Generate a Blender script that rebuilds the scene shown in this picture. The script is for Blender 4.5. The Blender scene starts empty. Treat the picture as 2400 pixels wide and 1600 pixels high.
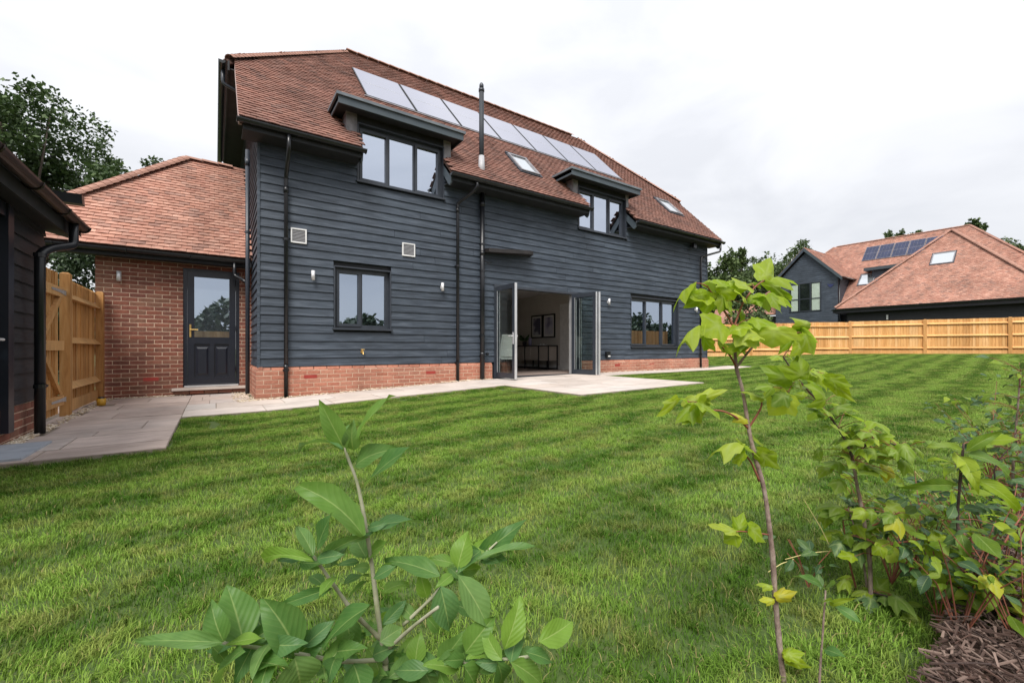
import bpy, math, random
import numpy as np
from mathutils import Vector, Matrix
random.seed(7); rng = np.random.default_rng(7)
SC = bpy.context.scene; COL = SC.collection
EYE = 0.87                      # everything is laid out relative to the eye, then lifted by this
SN, CS, FL = 0.5673, 0.8235, 1009.0

# ---------------------------------------------------------------- camera
cd = bpy.data.cameras.new('camera'); cam = bpy.data.objects.new('camera', cd); COL.objects.link(cam)
cam.location = (0, 0, 0); cam.rotation_euler = (math.radians(90), 0, -math.atan2(SN, CS))
cd.sensor_width = 36; cd.lens = 36 * FL / 2400; cd.shift_y = 17 / 2400
cd.clip_start = 0.02; cd.clip_end = 3000
SC.camera = cam
# ---------------------------------------------------------------- world: overcast sky with soft clouds
SUN_EL, SUN_AZ = math.radians(58), math.radians(-125)   # sun to the front-left of the house
w = bpy.data.worlds.new('World'); SC.world = w; w.use_nodes = True
nt = w.node_tree; nt.nodes.clear()
def N(t, nt=nt, **k):
    n = nt.nodes.new(t)
    for a, b in k.items(): setattr(n, a, b)
    return n
out = N('ShaderNodeOutputWorld'); bg = N('ShaderNodeBackground'); bg.inputs['Strength'].default_value = 0.1
sky = N('ShaderNodeTexSky', sky_type='NISHITA', sun_disc=False); sky.sun_elevation = SUN_EL; sky.sun_rotation = SUN_AZ
tc = N('ShaderNodeTexCoord'); sep = N('ShaderNodeSeparateXYZ')
mp = N('ShaderNodeMapping'); mp.inputs['Scale'].default_value = (1.0, 1.0, 2.4); mp.inputs['Rotation'].default_value = (0, 0, 0.9)
nz = N('ShaderNodeTexNoise'); nz.inputs['Scale'].default_value = 2.9; nz.inputs['Detail'].default_value = 7; nz.inputs['Roughness'].default_value = 0.5
nz.inputs['Distortion'].default_value = 0.35
cr = N('ShaderNodeValToRGB')
cr.color_ramp.elements[0].position = 0.33; cr.color_ramp.elements[0].color = (6.45, 6.58, 6.95, 1)
cr.color_ramp.elements[1].position = 0.62; cr.color_ramp.elements[1].color = (7.9, 7.95, 8.1, 1)
e = cr.color_ramp.elements.new(0.5); e.color = (7.4, 7.5, 7.8, 1)
grad = N('ShaderNodeMapRange'); grad.inputs[1].default_value = 0.15; grad.inputs[2].default_value = 1.0
grad.inputs[3].default_value = 1.0; grad.inputs[4].default_value = 1.5
mul = N('ShaderNodeVectorMath', operation='SCALE')
mix = N('ShaderNodeMixRGB'); mix.inputs['Fac'].default_value = 0.93
L = nt.links.new
L(tc.outputs['Generated'], mp.inputs['Vector']); L(mp.outputs[0], nz.inputs['Vector']); L(nz.outputs['Fac'], cr.inputs['Fac'])
L(tc.outputs['Generated'], sep.inputs[0]); L(sep.outputs['Z'], grad.inputs[0])
L(cr.outputs['Color'], mul.inputs[0]); L(grad.outputs[0], mul.inputs['Scale'])
L(sky.outputs['Color'], mix.inputs['Color1']); L(mul.outputs[0], mix.inputs['Color2'])
L(mix.outputs[0], bg.inputs['Color']); L(bg.outputs[0], out.inputs['Surface'])
# ---------------------------------------------------------------- sun (veiled by cloud)
sd = bpy.data.lights.new('sun', 'SUN'); sd.energy = 3.6; sd.angle = math.radians(28); sd.color = (1.0, 0.96, 0.90)
sun = bpy.data.objects.new('sun', sd); COL.objects.link(sun); sun.location = (-8, -8, 20)
sun.rotation_euler = Vector((0.55, 0.62, -1.05)).to_track_quat('-Z', 'Y').to_euler()
# ---------------------------------------------------------------- exposure
SC.view_settings.view_transform = 'Standard'; SC.view_settings.look = 'None'
SC.view_settings.exposure = 0.30; SC.view_settings.gamma = 1.0; SC.view_settings.use_curve_mapping = False
SC.render.engine = 'CYCLES'

# ================================================================ helpers
ROOT = {}                      # object name -> world position of its (unrotated) origin
THINGS = []
def P(fx, fy, Z):              # point seen in direction (fx, fy) at depth Z
    u = (fx - 1200) / FL; v = (817 - fy) / FL
    return Vector((Z * (SN + u * CS), Z * (CS - u * SN), v * Z))
def px_size(p, s):             # apparent size in the photograph; 0 when out of frame
    Z = p[0] * SN + p[1] * CS
    if Z < 0.2: return 0
    x = 1200 + FL * (p[0] * CS - p[1] * SN) / Z; y = 817 - FL * p[2] / Z
    return s * FL / Z if (-60 < x < 2460 and -60 < y < 1660) else 0
def gz(x): return float(np.interp(x, [-40, -.4, .6, 4.6, 8, 14, 21, 27, 37, 300], [-.95, -.87, -.865, -.70, -.66, -.65, -.40, -.25, -.15, 0.2]))
def thing(name, label, cat, loc=(0, 0, 0), group=None):
    o = bpy.data.objects.new(name, None); COL.objects.link(o); o.location = loc; o.empty_display_size = 0.1
    o['label'] = label; o['category'] = cat
    if group: o['group'] = group
    ROOT[o.name] = Vector(loc); THINGS.append(o); return o
def tagm(o, label, cat, group=None):
    o['label'] = label; o['category'] = cat
    if group: o['group'] = group
    return o
def mesh_data(name, V, F, mats, smooth=False):
    me = bpy.data.meshes.new(name)
    me.from_pydata([tuple(v) for v in V], [], F)
    for m in (mats if isinstance(mats, (list, tuple)) else [mats]): me.materials.append(m)
    if smooth: me.polygons.foreach_set('use_smooth', [True] * len(me.polygons))
    return me
def link(name, me, parent=None, origin=None, M=None):
    """me holds coordinates in world minus the parent's origin"""
    o = bpy.data.objects.new(name, me); COL.objects.link(o)
    if parent is not None:
        o.parent = parent; base = ROOT[parent.name]
    else: base = Vector((0, 0, 0)); THINGS.append(o)
    if M is not None: o.matrix_local = Matrix.Translation(-base) @ M; ROOT[o.name] = M.translation.copy()
    else:
        og = Vector(origin) if origin is not None else base
        o.location = og - base; ROOT[o.name] = og
    return o
class MB:
    def __init__(s, O=(0, 0, 0), a=(1, 0, 0), b=(0, 1, 0), c=(0, 0, 1)):
        s.V = []; s.F = []; s.mi = []; s.O = Vector(O); s.a = Vector(a); s.b = Vector(b); s.c = Vector(c)
        s.flip = s.a.cross(s.b).dot(s.c) < 0; s.m = 0
    def w(s, p): return s.O + s.a * p[0] + s.b * p[1] + s.c * p[2]
    def add(s, V, F, local=True):
        n = len(s.V); s.V += [s.w(v) if local else Vector(v) for v in V]
        for f in F:
            f = [i + n for i in f]; s.F.append(f[::-1] if (s.flip and local) else f); s.mi.append(s.m)
        return s
    def box(s, x0, x1, y0, y1, z0, z1):
        return s.add([(x0,y0,z0),(x1,y0,z0),(x1,y1,z0),(x0,y1,z0),(x0,y0,z1),(x1,y0,z1),(x1,y1,z1),(x0,y1,z1)],
                     [(0,3,2,1),(4,5,6,7),(0,1,5,4),(1,2,6,5),(2,3,7,6),(3,0,4,7)])
    def prism(s, poly, d):     # polygon (list of points) pushed along vector d
        n = len(poly); d = Vector(d)
        V = [Vector(p) for p in poly] + [Vector(p) + d for p in poly]
        return s.add(V, [tuple(range(n))[::-1], tuple(range(n, 2*n))] + [(i, (i+1) % n, n+(i+1) % n, n+i) for i in range(n)])
    def tube(s, pts, r, n=8, cap=True):
        pts = [Vector(p) for p in pts]; rs = r if isinstance(r, (list, tuple)) else [r]*len(pts)
        V = []; F = []; side = None
        for i, p in enumerate(pts):
            d = (pts[min(i+1, len(pts)-1)] - pts[max(i-1, 0)]).normalized()
            if side is None: side = d.cross(Vector((0, 0, 1)) if abs(d.z) < .9 else Vector((1, 0, 0))).normalized()
            side = (side - d * side.dot(d)).normalized(); up = d.cross(side)
            for k in range(n):
                t = 2*math.pi*k/n; V.append(p + (side*math.cos(t) + up*math.sin(t)) * rs[i])
        for i in range(len(pts)-1):
            for k in range(n): F.append((i*n+k, i*n+(k+1) % n, (i+1)*n+(k+1) % n, (i+1)*n+k))
        if cap: F.append(tuple(range(n))[::-1]); F.append(tuple(range((len(pts)-1)*n, len(pts)*n)))
        return s.add(V, F)
    def build(s, name, mat, parent=None, smooth=False, origin=None):
        if parent is None and origin is None:
            origin = (sum((v for v in s.V), Vector())/len(s.V)); origin.z = min(v.z for v in s.V)
        og = Vector(origin) if origin is not None else ROOT[parent.name]
        me = mesh_data(name, [v - og for v in s.V], s.F, mat, smooth)
        if isinstance(mat, (list, tuple)): me.polygons.foreach_set('material_index', s.mi)
        return link(name, me, parent, og)
def struct(o): o['kind'] = 'structure'; return o

# ---------------------------------------------------------------- materials
def newmat(name):
    m = bpy.data.materials.new(name); m.use_nodes = True; t = m.node_tree; t.nodes.clear()
    o = t.nodes.new('ShaderNodeOutputMaterial'); return m, t, o
def piece_rand(t):             # one random number per loose piece, whether it is its own object or an island of a joined mesh
    g = t.nodes.new('ShaderNodeNewGeometry'); oi = t.nodes.new('ShaderNodeObjectInfo')
    a = t.nodes.new('ShaderNodeMath'); a.operation = 'ADD'; f = t.nodes.new('ShaderNodeMath'); f.operation = 'FRACT'
    t.links.new(g.outputs['Random Per Island'], a.inputs[0]); t.links.new(oi.outputs['Random'], a.inputs[1]); t.links.new(a.outputs[0], f.inputs[0])
    return f.outputs[0]
def mat(name, cols, rough=.7, scale=6, stretch=(1, 1, 1), pieces=None, pmix=.5, detail=5, bump=0.0, bscale=None, metallic=0, spec=.5,
        grain=None, trans=0.0, lo=.3, hi=.7, coat=0, stain=0.0, sscale=.9):
    """cols: colours mixed by noise; pieces: colours picked per piece"""
    m, t, o = newmat(name); nd = t.nodes; lk = t.links.new
    b = nd.new('ShaderNodeBsdfPrincipled'); b.inputs['Roughness'].default_value = rough; b.inputs['Metallic'].default_value = metallic
    b.inputs['Specular IOR Level'].default_value = spec; b.inputs['Coat Weight'].default_value = coat
    g = nd.new('ShaderNodeNewGeometry'); mpn = nd.new('ShaderNodeMapping'); mpn.inputs['Scale'].default_value = stretch
    lk(g.outputs['Position'], mpn.inputs[0]); vec = mpn.outputs[0]
    if pieces or grain:
        pr = piece_rand(t); sc = nd.new('ShaderNodeVectorMath'); sc.operation = 'SCALE'; cx = nd.new('ShaderNodeCombineXYZ')
        for k in range(3): lk(pr, cx.inputs[k])
        lk(cx.outputs[0], sc.inputs[0]); sc.inputs['Scale'].default_value = 37.0
        ad = nd.new('ShaderNodeVectorMath'); lk(vec, ad.inputs[0]); lk(sc.outputs[0], ad.inputs[1]); vec = ad.outputs[0]
    n = nd.new('ShaderNodeTexNoise'); n.inputs['Scale'].default_value = scale; n.inputs['Detail'].default_value = detail
    n.inputs['Distortion'].default_value = .6 if grain else 0
    lk(vec, n.inputs['Vector'])
    r = nd.new('ShaderNodeValToRGB'); els = r.color_ramp.elements; els[0].position = lo; els[1].position = hi
    els[0].color = (*cols[0], 1); els[1].color = (*cols[-1], 1)
    for i, c in enumerate(cols[1:-1]): e = els.new(lo + (hi-lo)*(i+1)/(len(cols)-1)); e.color = (*c, 1)
    lk(n.outputs['Fac'], r.inputs[0]); col = r.outputs[0]
    if pieces:
        r2 = nd.new('ShaderNodeValToRGB'); r2.color_ramp.interpolation = 'LINEAR'; els = r2.color_ramp.elements
        els[0].position = 0; els[0].color = (*pieces[0], 1); els[1].position = 1; els[1].color = (*pieces[-1], 1)
        for i, c in enumerate(pieces[1:-1]): e = els.new((i+1)/(len(pieces)-1)); e.color = (*c, 1)
        lk(pr, r2.inputs[0]); mx = nd.new('ShaderNodeMixRGB'); mx.inputs[0].default_value = pmix
        lk(col, mx.inputs[1]); lk(r2.outputs[0], mx.inputs[2]); col = mx.outputs[0]
    if stain:                  # weathering: large soft blotches and downward streaks across all the pieces
        m3 = nd.new('ShaderNodeMapping'); m3.inputs['Scale'].default_value = (1.6, 1.6, .5); lk(g.outputs['Position'], m3.inputs[0])
        n3 = nd.new('ShaderNodeTexNoise'); n3.inputs['Scale'].default_value = sscale; n3.inputs['Detail'].default_value = 8; n3.inputs['Roughness'].default_value = .62; lk(m3.outputs[0], n3.inputs['Vector'])
        r3 = nd.new('ShaderNodeMapRange'); r3.inputs[1].default_value = .33; r3.inputs[2].default_value = .67; r3.inputs[3].default_value = 1-stain; r3.inputs[4].default_value = 1+stain*.45; lk(n3.outputs['Fac'], r3.inputs[0])
        v3 = nd.new('ShaderNodeVectorMath'); v3.operation = 'SCALE'; lk(col, v3.inputs[0]); lk(r3.outputs[0], v3.inputs['Scale']); col = v3.outputs[0]
    lk(col, b.inputs['Base Color'])
    if bump:
        n2 = nd.new('ShaderNodeTexNoise'); n2.inputs['Scale'].default_value = bscale or scale*3; n2.inputs['Detail'].default_value = 6; lk(vec, n2.inputs['Vector'])
        bp = nd.new('ShaderNodeBump'); bp.inputs['Strength'].default_value = bump; bp.inputs['Distance'].default_value = .01
        lk(n2.outputs['Fac'], bp.inputs['Height']); lk(bp.outputs[0], b.inputs['Normal'])
    sh = b.outputs[0]
    if trans:
        tr = nd.new('ShaderNodeBsdfTranslucent'); lk(col, tr.inputs[0]); ms = nd.new('ShaderNodeMixShader'); ms.inputs[0].default_value = trans
        lk(sh, ms.inputs[1]); lk(tr.outputs[0], ms.inputs[2]); sh = ms.outputs[0]
    lk(sh, o.inputs['Surface']); return m
def glassmat(name, refl, tint, see, dark=(.01, .013, .016)):
    """coated window glass: mirror-like share refl (more at grazing angles), share see lets light through"""
    m, t, o = newmat(name); nd = t.nodes; lk = t.links.new
    gl = nd.new('ShaderNodeBsdfGlossy'); gl.inputs[0].default_value = (*tint, 1); gl.inputs['Roughness'].default_value = .012
    tr = nd.new('ShaderNodeBsdfTransparent'); tr.inputs[0].default_value = (.94, .97, .96, 1)
    di = nd.new('ShaderNodeBsdfDiffuse'); di.inputs[0].default_value = (*dark, 1)
    a = nd.new('ShaderNodeMixShader'); a.inputs[0].default_value = see; lk(di.outputs[0], a.inputs[1]); lk(tr.outputs[0], a.inputs[2])
    fr = nd.new('ShaderNodeLayerWeight'); fr.inputs[0].default_value = .5; pw_ = nd.new('ShaderNodeMath'); pw_.operation = 'POWER'; pw_.inputs[1].default_value = 4.0; lk(fr.outputs['Facing'], pw_.inputs[0])
    mr = nd.new('ShaderNodeMapRange'); mr.inputs[3].default_value = refl; mr.inputs[4].default_value = .9; lk(pw_.outputs[0], mr.inputs[0])
    x = nd.new('ShaderNodeMixShader'); lk(mr.outputs[0], x.inputs[0]); lk(a.outputs[0], x.inputs[1]); lk(gl.outputs[0], x.inputs[2])
    lk(x.outputs[0], o.inputs['Surface']); return m

M = {}
M['siding'] = mat('siding_paint', [(.013,.020,.031), (.038,.052,.073), (.085,.105,.136)], .6, 9, (.22,.22,2.2), pieces=[(.031,.042,.060),(.042,.056,.079),(.053,.070,.095)], pmix=.35, bump=.55, bscale=16, grain=True, stain=0.22)
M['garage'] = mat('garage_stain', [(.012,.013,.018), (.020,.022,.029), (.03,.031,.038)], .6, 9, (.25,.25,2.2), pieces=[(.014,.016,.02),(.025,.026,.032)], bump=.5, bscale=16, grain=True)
M['black'] = mat('black_plastic', [(.008,.009,.012), (.012,.013,.016)], .32, 5)
M['gutter'] = mat('black_gutter', [(.010,.012,.014), (.018,.020,.022)], .35, 5)
M['bronze'] = mat('brown_black_gutter', [(.020,.013,.012), (.030,.019,.017)], .35, 5)
M['soffit'] = mat('dark_soffit', [(.012,.014,.018), (.022,.024,.028)], .7, 5)
M['frame'] = mat('anthracite_frame', [(.030,.036,.048), (.038,.045,.058)], .38, 8)
M['doorblue'] = mat('dark_door_paint', [(.010,.013,.022), (.014,.017,.027)], .33, 8)
M['fascia'] = mat('slate_blue_fascia', [(.045,.062,.075), (.06,.078,.092)], .45, 6)
M['lead'] = mat('grey_lead', [(.14,.135,.15), (.22,.21,.225), (.30,.29,.31)], .6, 7, bump=.2)
M['mortar'] = mat('pale_mortar', [(.46,.33,.24), (.60,.46,.35)], .95, 30, bump=.4)
M['brick'] = mat('red_brick', [(.15,.052,.036), (.24,.085,.055), (.33,.14,.095)], .9, 22, pieces=[(.10,.04,.032),(.20,.068,.045),(.28,.10,.062),(.17,.06,.047),(.17,.10,.065),(.30,.12,.08)], pmix=.62, bump=.5, bscale=60, stain=0.25)
M['plinth'] = mat('salmon_brick', [(.28,.105,.065), (.42,.17,.11), (.48,.24,.17)], .9, 22, pieces=[(.28,.10,.06),(.42,.17,.11),(.36,.13,.085),(.46,.22,.15),(.30,.13,.09)], pmix=.6, bump=.5, bscale=60, stain=0.25)
M['redvent'] = mat('red_weep_vent', [(.27,.03,.022), (.33,.04,.03)], .5, 9)
M['tile'] = mat('clay_tile', [(.13,.066,.052), (.22,.105,.080), (.32,.175,.135)], .9, 7, pieces=[(.17,.078,.058),(.26,.118,.086),(.21,.095,.072),(.31,.155,.115),(.125,.074,.062),(.24,.12,.092),(.28,.125,.09)], pmix=.55, bump=.35, bscale=60, stain=0.34)
M['tile2'] = mat('light_clay_tile', [(.25,.13,.10), (.44,.235,.175), (.58,.37,.295)], .9, 6, pieces=[(.26,.105,.075),(.41,.19,.13),(.35,.155,.11),(.50,.27,.20),(.17,.095,.08),(.42,.215,.155),(.33,.14,.10)], pmix=.6, bump=.35, bscale=60, stain=0.28)
M['felt'] = mat('roof_underlay', [(.05,.03,.025), (.08,.04,.03)], .95, 5)
M['ridge'] = mat('ridge_tile', [(.25,.13,.10), (.40,.22,.165)], .85, 12, pieces=[(.24,.12,.09),(.42,.23,.17),(.33,.17,.13)], bump=.3)
M['solar'] = glassmat('solar_glass', .62, (.86,.86,.93), 0.0, dark=(.010,.014,.035))
M['solar_blue'] = mat('solar_cell_blue', [(.012,.018,.05), (.022,.03,.08)], .3, 3)
M['alu'] = mat('silver_aluminium', [(.55,.56,.58), (.68,.69,.71)], .35, 5, metallic=.5)
M['steel'] = mat('stainless_steel', [(.66,.66,.68), (.78,.78,.80)], .42, 5, metallic=.35)
M['white'] = mat('white_plastic', [(.66,.66,.66), (.78,.78,.77)], .5, 8)
M['vent'] = mat('grey_vent_mesh', [(.18,.18,.19), (.28,.28,.29)], .7, 60)
M['glass'] = glassmat('window_glass', .52, (.70,.80,.95), 0.35)
M['upglass'] = glassmat('upper_window_glass', .70, (.80,.87,.99), 0.3)
M['clear'] = glassmat('door_leaf_glass', .07, (.85,.93,.92), 0.97)
M['brass'] = mat('brass', [(.55,.36,.12), (.7,.48,.18)], .35, 9, metallic=.8)
M['slab'] = mat('sandstone', [(.34,.27,.235), (.48,.39,.345), (.58,.49,.44)], .9, 3.2, (1.6,4,1), pieces=[(.40,.31,.27),(.54,.44,.39),(.47,.40,.365),(.58,.46,.41),(.48,.44,.42)], pmix=.55, bump=.35, bscale=22, stain=0.25)
M['slab2'] = mat('pale_sandstone', [(.46,.40,.36), (.55,.48,.43), (.62,.55,.50)], .9, 3.2, pieces=[(.44,.375,.33),(.62,.54,.49),(.54,.45,.39),(.56,.52,.49)], pmix=.6, bump=.3, bscale=22, stain=0.2)
M['grout'] = mat('sandy_grout', [(.22,.18,.145), (.30,.25,.20)], .95, 25)
M['pebble'] = mat('pebbles', [(.35,.27,.17), (.6,.5,.37)], .8, 40, pieces=[(.30,.2,.11),(.62,.52,.38),(.75,.68,.58),(.42,.31,.2)], pmix=.8)
M['soil'] = mat('lawn_soil', [(.035,.065,.012), (.06,.10,.02), (.08,.10,.03)], 1, 40, detail=8)
M['mulch'] = mat('bark_mulch', [(.05,.03,.022), (.10,.06,.045), (.16,.10,.075)], 1, 30, detail=8, bump=.8)
M['twig'] = mat('mulch_twigs', [(.045,.028,.022), (.12,.075,.058)], .9, 40, pieces=[(.03,.018,.014),(.08,.045,.035),(.24,.17,.14),(.05,.028,.022),(.11,.06,.045)], pmix=.8)
M['fencewood'] = mat('fence_softwood', [(.42,.18,.045), (.64,.325,.105), (.78,.46,.20)], .75, 7, (3,3,.35), pieces=[(.40,.17,.04),(.74,.40,.15),(.60,.29,.09),(.82,.52,.25),(.66,.35,.12),(.50,.23,.07)], pmix=.6, bump=.3, grain=True, stain=0.2)
M['gatewood'] = mat('gate_softwood', [(.30,.13,.035), (.54,.28,.09), (.66,.40,.17)], .75, 8, (3,3,.4), pieces=[(.28,.12,.03),(.58,.30,.10),(.72,.45,.21),(.42,.20,.06)], pmix=.6, bump=.3, grain=True, stain=0.25)
M['galv'] = mat('galvanised_hinge', [(.40,.43,.47), (.55,.58,.62)], .4, 20, metallic=.5)
M['yellow'] = mat('yellow_plastic', [(.55,.30,.03), (.68,.40,.05)], .5, 9)
M['plaster'] = mat('interior_plaster', [(.52,.49,.45), (.58,.55,.51)], .9, 3)
M['carpet'] = mat('grey_brown_floor', [(.20,.15,.13), (.28,.22,.19)], .9, 14)
M['picframe'] = mat('black_picture_frame', [(.008,.008,.01), (.012,.012,.014)], .4, 5)
M['art1'] = mat('abstract_print', [(.10,.10,.15), (.16,.16,.22), (.45,.45,.5)], .6, 3.1, detail=1, lo=.42, hi=.58)
M['art2'] = mat('abstract_print_pale', [(.18,.18,.27), (.40,.39,.48), (.48,.47,.52)], .6, 2.6, detail=1, lo=.40, hi=.6)
M['mount'] = mat('picture_mount', [(.62,.61,.60), (.68,.67,.66)], .8, 5)
M['cabinet'] = mat('pale_cabinet', [(.42,.37,.33), (.48,.43,.38)], .5, 6)
M['uphol'] = mat('sage_upholstery', [(.42,.46,.43), (.52,.56,.52)], .9, 30)
M['darkwood'] = mat('dark_wood', [(.05,.025,.015), (.09,.045,.025)], .5, 8)
M['curtain'] = mat('cream_curtain', [(.74,.75,.68), (.82,.83,.77)], .9, 8)
M['bark'] = mat('sapling_bark', [(.14,.095,.075), (.24,.175,.145), (.33,.26,.22)], .85, 60, (1,1,.5), bump=.5, bscale=120)
M['redbark'] = mat('red_twig', [(.17,.05,.03), (.28,.10,.06)], .7, 40)
M['darkbark'] = mat('dark_stem', [(.035,.022,.02), (.08,.05,.042)], .8, 60, bump=.4)
M['greystem'] = mat('grey_green_stem', [(.22,.24,.13), (.38,.37,.28)], .7, 40)
M['straw'] = mat('dry_straw', [(.5,.42,.16), (.62,.55,.25)], .8, 30)
M['trunk'] = mat('oak_bark', [(.06,.045,.035), (.13,.10,.08)], .95, 8, bump=.8)
M['oak'] = mat('oak_leaves', [(.030,.060,.018), (.065,.11,.032)], .6, 1.2, pieces=[(.022,.048,.018),(.05,.09,.026),(.09,.14,.04),(.035,.07,.026)], pmix=.75, trans=.22)
M['hedge'] = mat('hedge_leaves', [(.028,.052,.022), (.055,.09,.038)], .55, 1.5, pieces=[(.020,.04,.02),(.045,.08,.034),(.10,.14,.07)], pmix=.75, trans=.15)
M['far_tree'] = mat('far_leaves', [(.05,.085,.028), (.10,.15,.05)], .65, .5, pieces=[(.04,.07,.026),(.085,.13,.04),(.14,.19,.07)], pmix=.7, trans=.2)
M['far_tree2'] = mat('far_leaves_light', [(.05,.085,.026), (.10,.15,.045)], .65, .5, pieces=[(.04,.07,.024),(.09,.14,.04),(.14,.19,.07)], pmix=.7, trans=.2)
M['distant'] = mat('distant_hills', [(.05,.08,.04), (.08,.11,.05)], 1, .05)

def leafmat(name, c0, c1, pieces, trans, rough=.42):
    """broad leaf: paler veins along the midrib and side ribs, colour differing leaf by leaf"""
    m, t, o = newmat(name); nd = t.nodes; lk = t.links.new
    pr = piece_rand(t); b = nd.new('ShaderNodeBsdfPrincipled'); b.inputs['Roughness'].default_value = rough; b.inputs['Specular IOR Level'].default_value = .22
    g = nd.new('ShaderNodeNewGeometry'); n = nd.new('ShaderNodeTexNoise'); n.inputs['Scale'].default_value = 45; n.inputs['Detail'].default_value = 4
    lk(g.outputs['Position'], n.inputs['Vector'])
    r = nd.new('ShaderNodeValToRGB'); r.color_ramp.elements[0].position = .35; r.color_ramp.elements[1].position = .68
    r.color_ramp.elements[0].color = (*c0, 1); r.color_ramp.elements[1].color = (*c1, 1); lk(n.outputs['Fac'], r.inputs[0])
    r2 = nd.new('ShaderNodeValToRGB'); els = r2.color_ramp.elements; els[0].position = 0; els[0].color = (*pieces[0], 1); els[1].color = (*pieces[-1], 1)
    for i, c in enumerate(pieces[1:-1]): e = els.new((i+1)/(len(pieces)-1)); e.color = (*c, 1)
    lk(pr, r2.inputs[0]); mx = nd.new('ShaderNodeMixRGB'); mx.inputs[0].default_value = .62; lk(r.outputs[0], mx.inputs[1]); lk(r2.outputs[0], mx.inputs[2])
    uv = nd.new('ShaderNodeAttribute'); uv.attribute_name = 'vein'
    mv = nd.new('ShaderNodeMixRGB'); lk(uv.outputs['Fac'], mv.inputs[0]); lk(mx.outputs[0], mv.inputs[1])
    hs = nd.new('ShaderNodeMixRGB'); hs.inputs[0].default_value = .45; lk(mx.outputs[0], hs.inputs[1]); hs.inputs[2].default_value = (.42, .50, .20, 1); lk(hs.outputs[0], mv.inputs[2])
    at = nd.new('ShaderNodeAttribute'); at.attribute_name = 'lt'; sn = nd.new('ShaderNodeMath'); sn.operation = 'MULTIPLY'; sn.inputs[1].default_value = 6.283; lk(at.outputs['Fac'], sn.inputs[0])
    s2 = nd.new('ShaderNodeMath'); s2.operation = 'SINE'; lk(sn.outputs[0], s2.inputs[0]); s3 = nd.new('ShaderNodeMapRange'); s3.inputs[1].default_value = .72; s3.inputs[2].default_value = 1.0; s3.inputs[4].default_value = .10; lk(s2.outputs[0], s3.inputs[0])
    vx = nd.new('ShaderNodeMath'); vx.operation = 'MAXIMUM'; lk(uv.outputs['Fac'], vx.inputs[0]); lk(s3.outputs[0], vx.inputs[1]); lk(vx.outputs[0], mv.inputs[0])
    # paler underside
    ud = nd.new('ShaderNodeMixRGB'); lk(g.outputs['Backfacing'], ud.inputs[0]); lk(mv.outputs[0], ud.inputs[1])
    u2 = nd.new('ShaderNodeMixRGB'); u2.inputs[0].default_value = .35; lk(mv.outputs[0], u2.inputs[1]); u2.inputs[2].default_value = (.25, .34, .17, 1); lk(u2.outputs[0], ud.inputs[2])
    lk(ud.outputs[0], b.inputs['Base Color'])
    tr = nd.new('ShaderNodeBsdfTranslucent'); gm = nd.new('ShaderNodeMixRGB'); gm.blend_type = 'MULTIPLY'; gm.inputs[0].default_value = 1
    lk(ud.outputs[0], gm.inputs[1]); gm.inputs[2].default_value = (1.5, 1.6, .6, 1); lk(gm.outputs[0], tr.inputs[0])
    ms = nd.new('ShaderNodeMixShader'); ms.inputs[0].default_value = trans; lk(b.outputs[0], ms.inputs[1]); lk(tr.outputs[0], ms.inputs[2])
    bp = nd.new('ShaderNodeBump'); bp.inputs['Strength'].default_value = .14; bp.inputs['Distance'].default_value = .002; lk(s2.outputs[0], bp.inputs['Height']); lk(bp.outputs[0], b.inputs['Normal'])
    lk(ms.outputs[0], o.inputs['Surface']); return m
M['leafA'] = leafmat('bush_leaf', (.075,.165,.035), (.14,.26,.06), [(.05,.13,.04),(.09,.19,.04),(.20,.33,.035),(.07,.16,.075),(.045,.125,.025),(.15,.25,.08)], .36)
M['leafB'] = leafmat('maple_leaf', (.20,.29,.015), (.33,.42,.03), [(.13,.24,.015),(.30,.39,.02),(.20,.31,.02),(.46,.52,.09),(.26,.36,.02)], .48)
M['leafC'] = leafmat('shrub_leaf', (.12,.20,.018), (.20,.29,.03), [(.07,.14,.022),(.20,.29,.022),(.12,.21,.025),(.30,.38,.035),(.09,.17,.05)], .4)
M['leafD'] = leafmat('dark_shrub_leaf', (.03,.07,.03), (.06,.11,.05), [(.03,.07,.035),(.06,.12,.045),(.10,.17,.05)], .2)
M['leafY'] = leafmat('yellow_leaf', (.42,.40,.03), (.5,.44,.05), [(.45,.40,.03),(.36,.42,.04)], .35)

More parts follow.
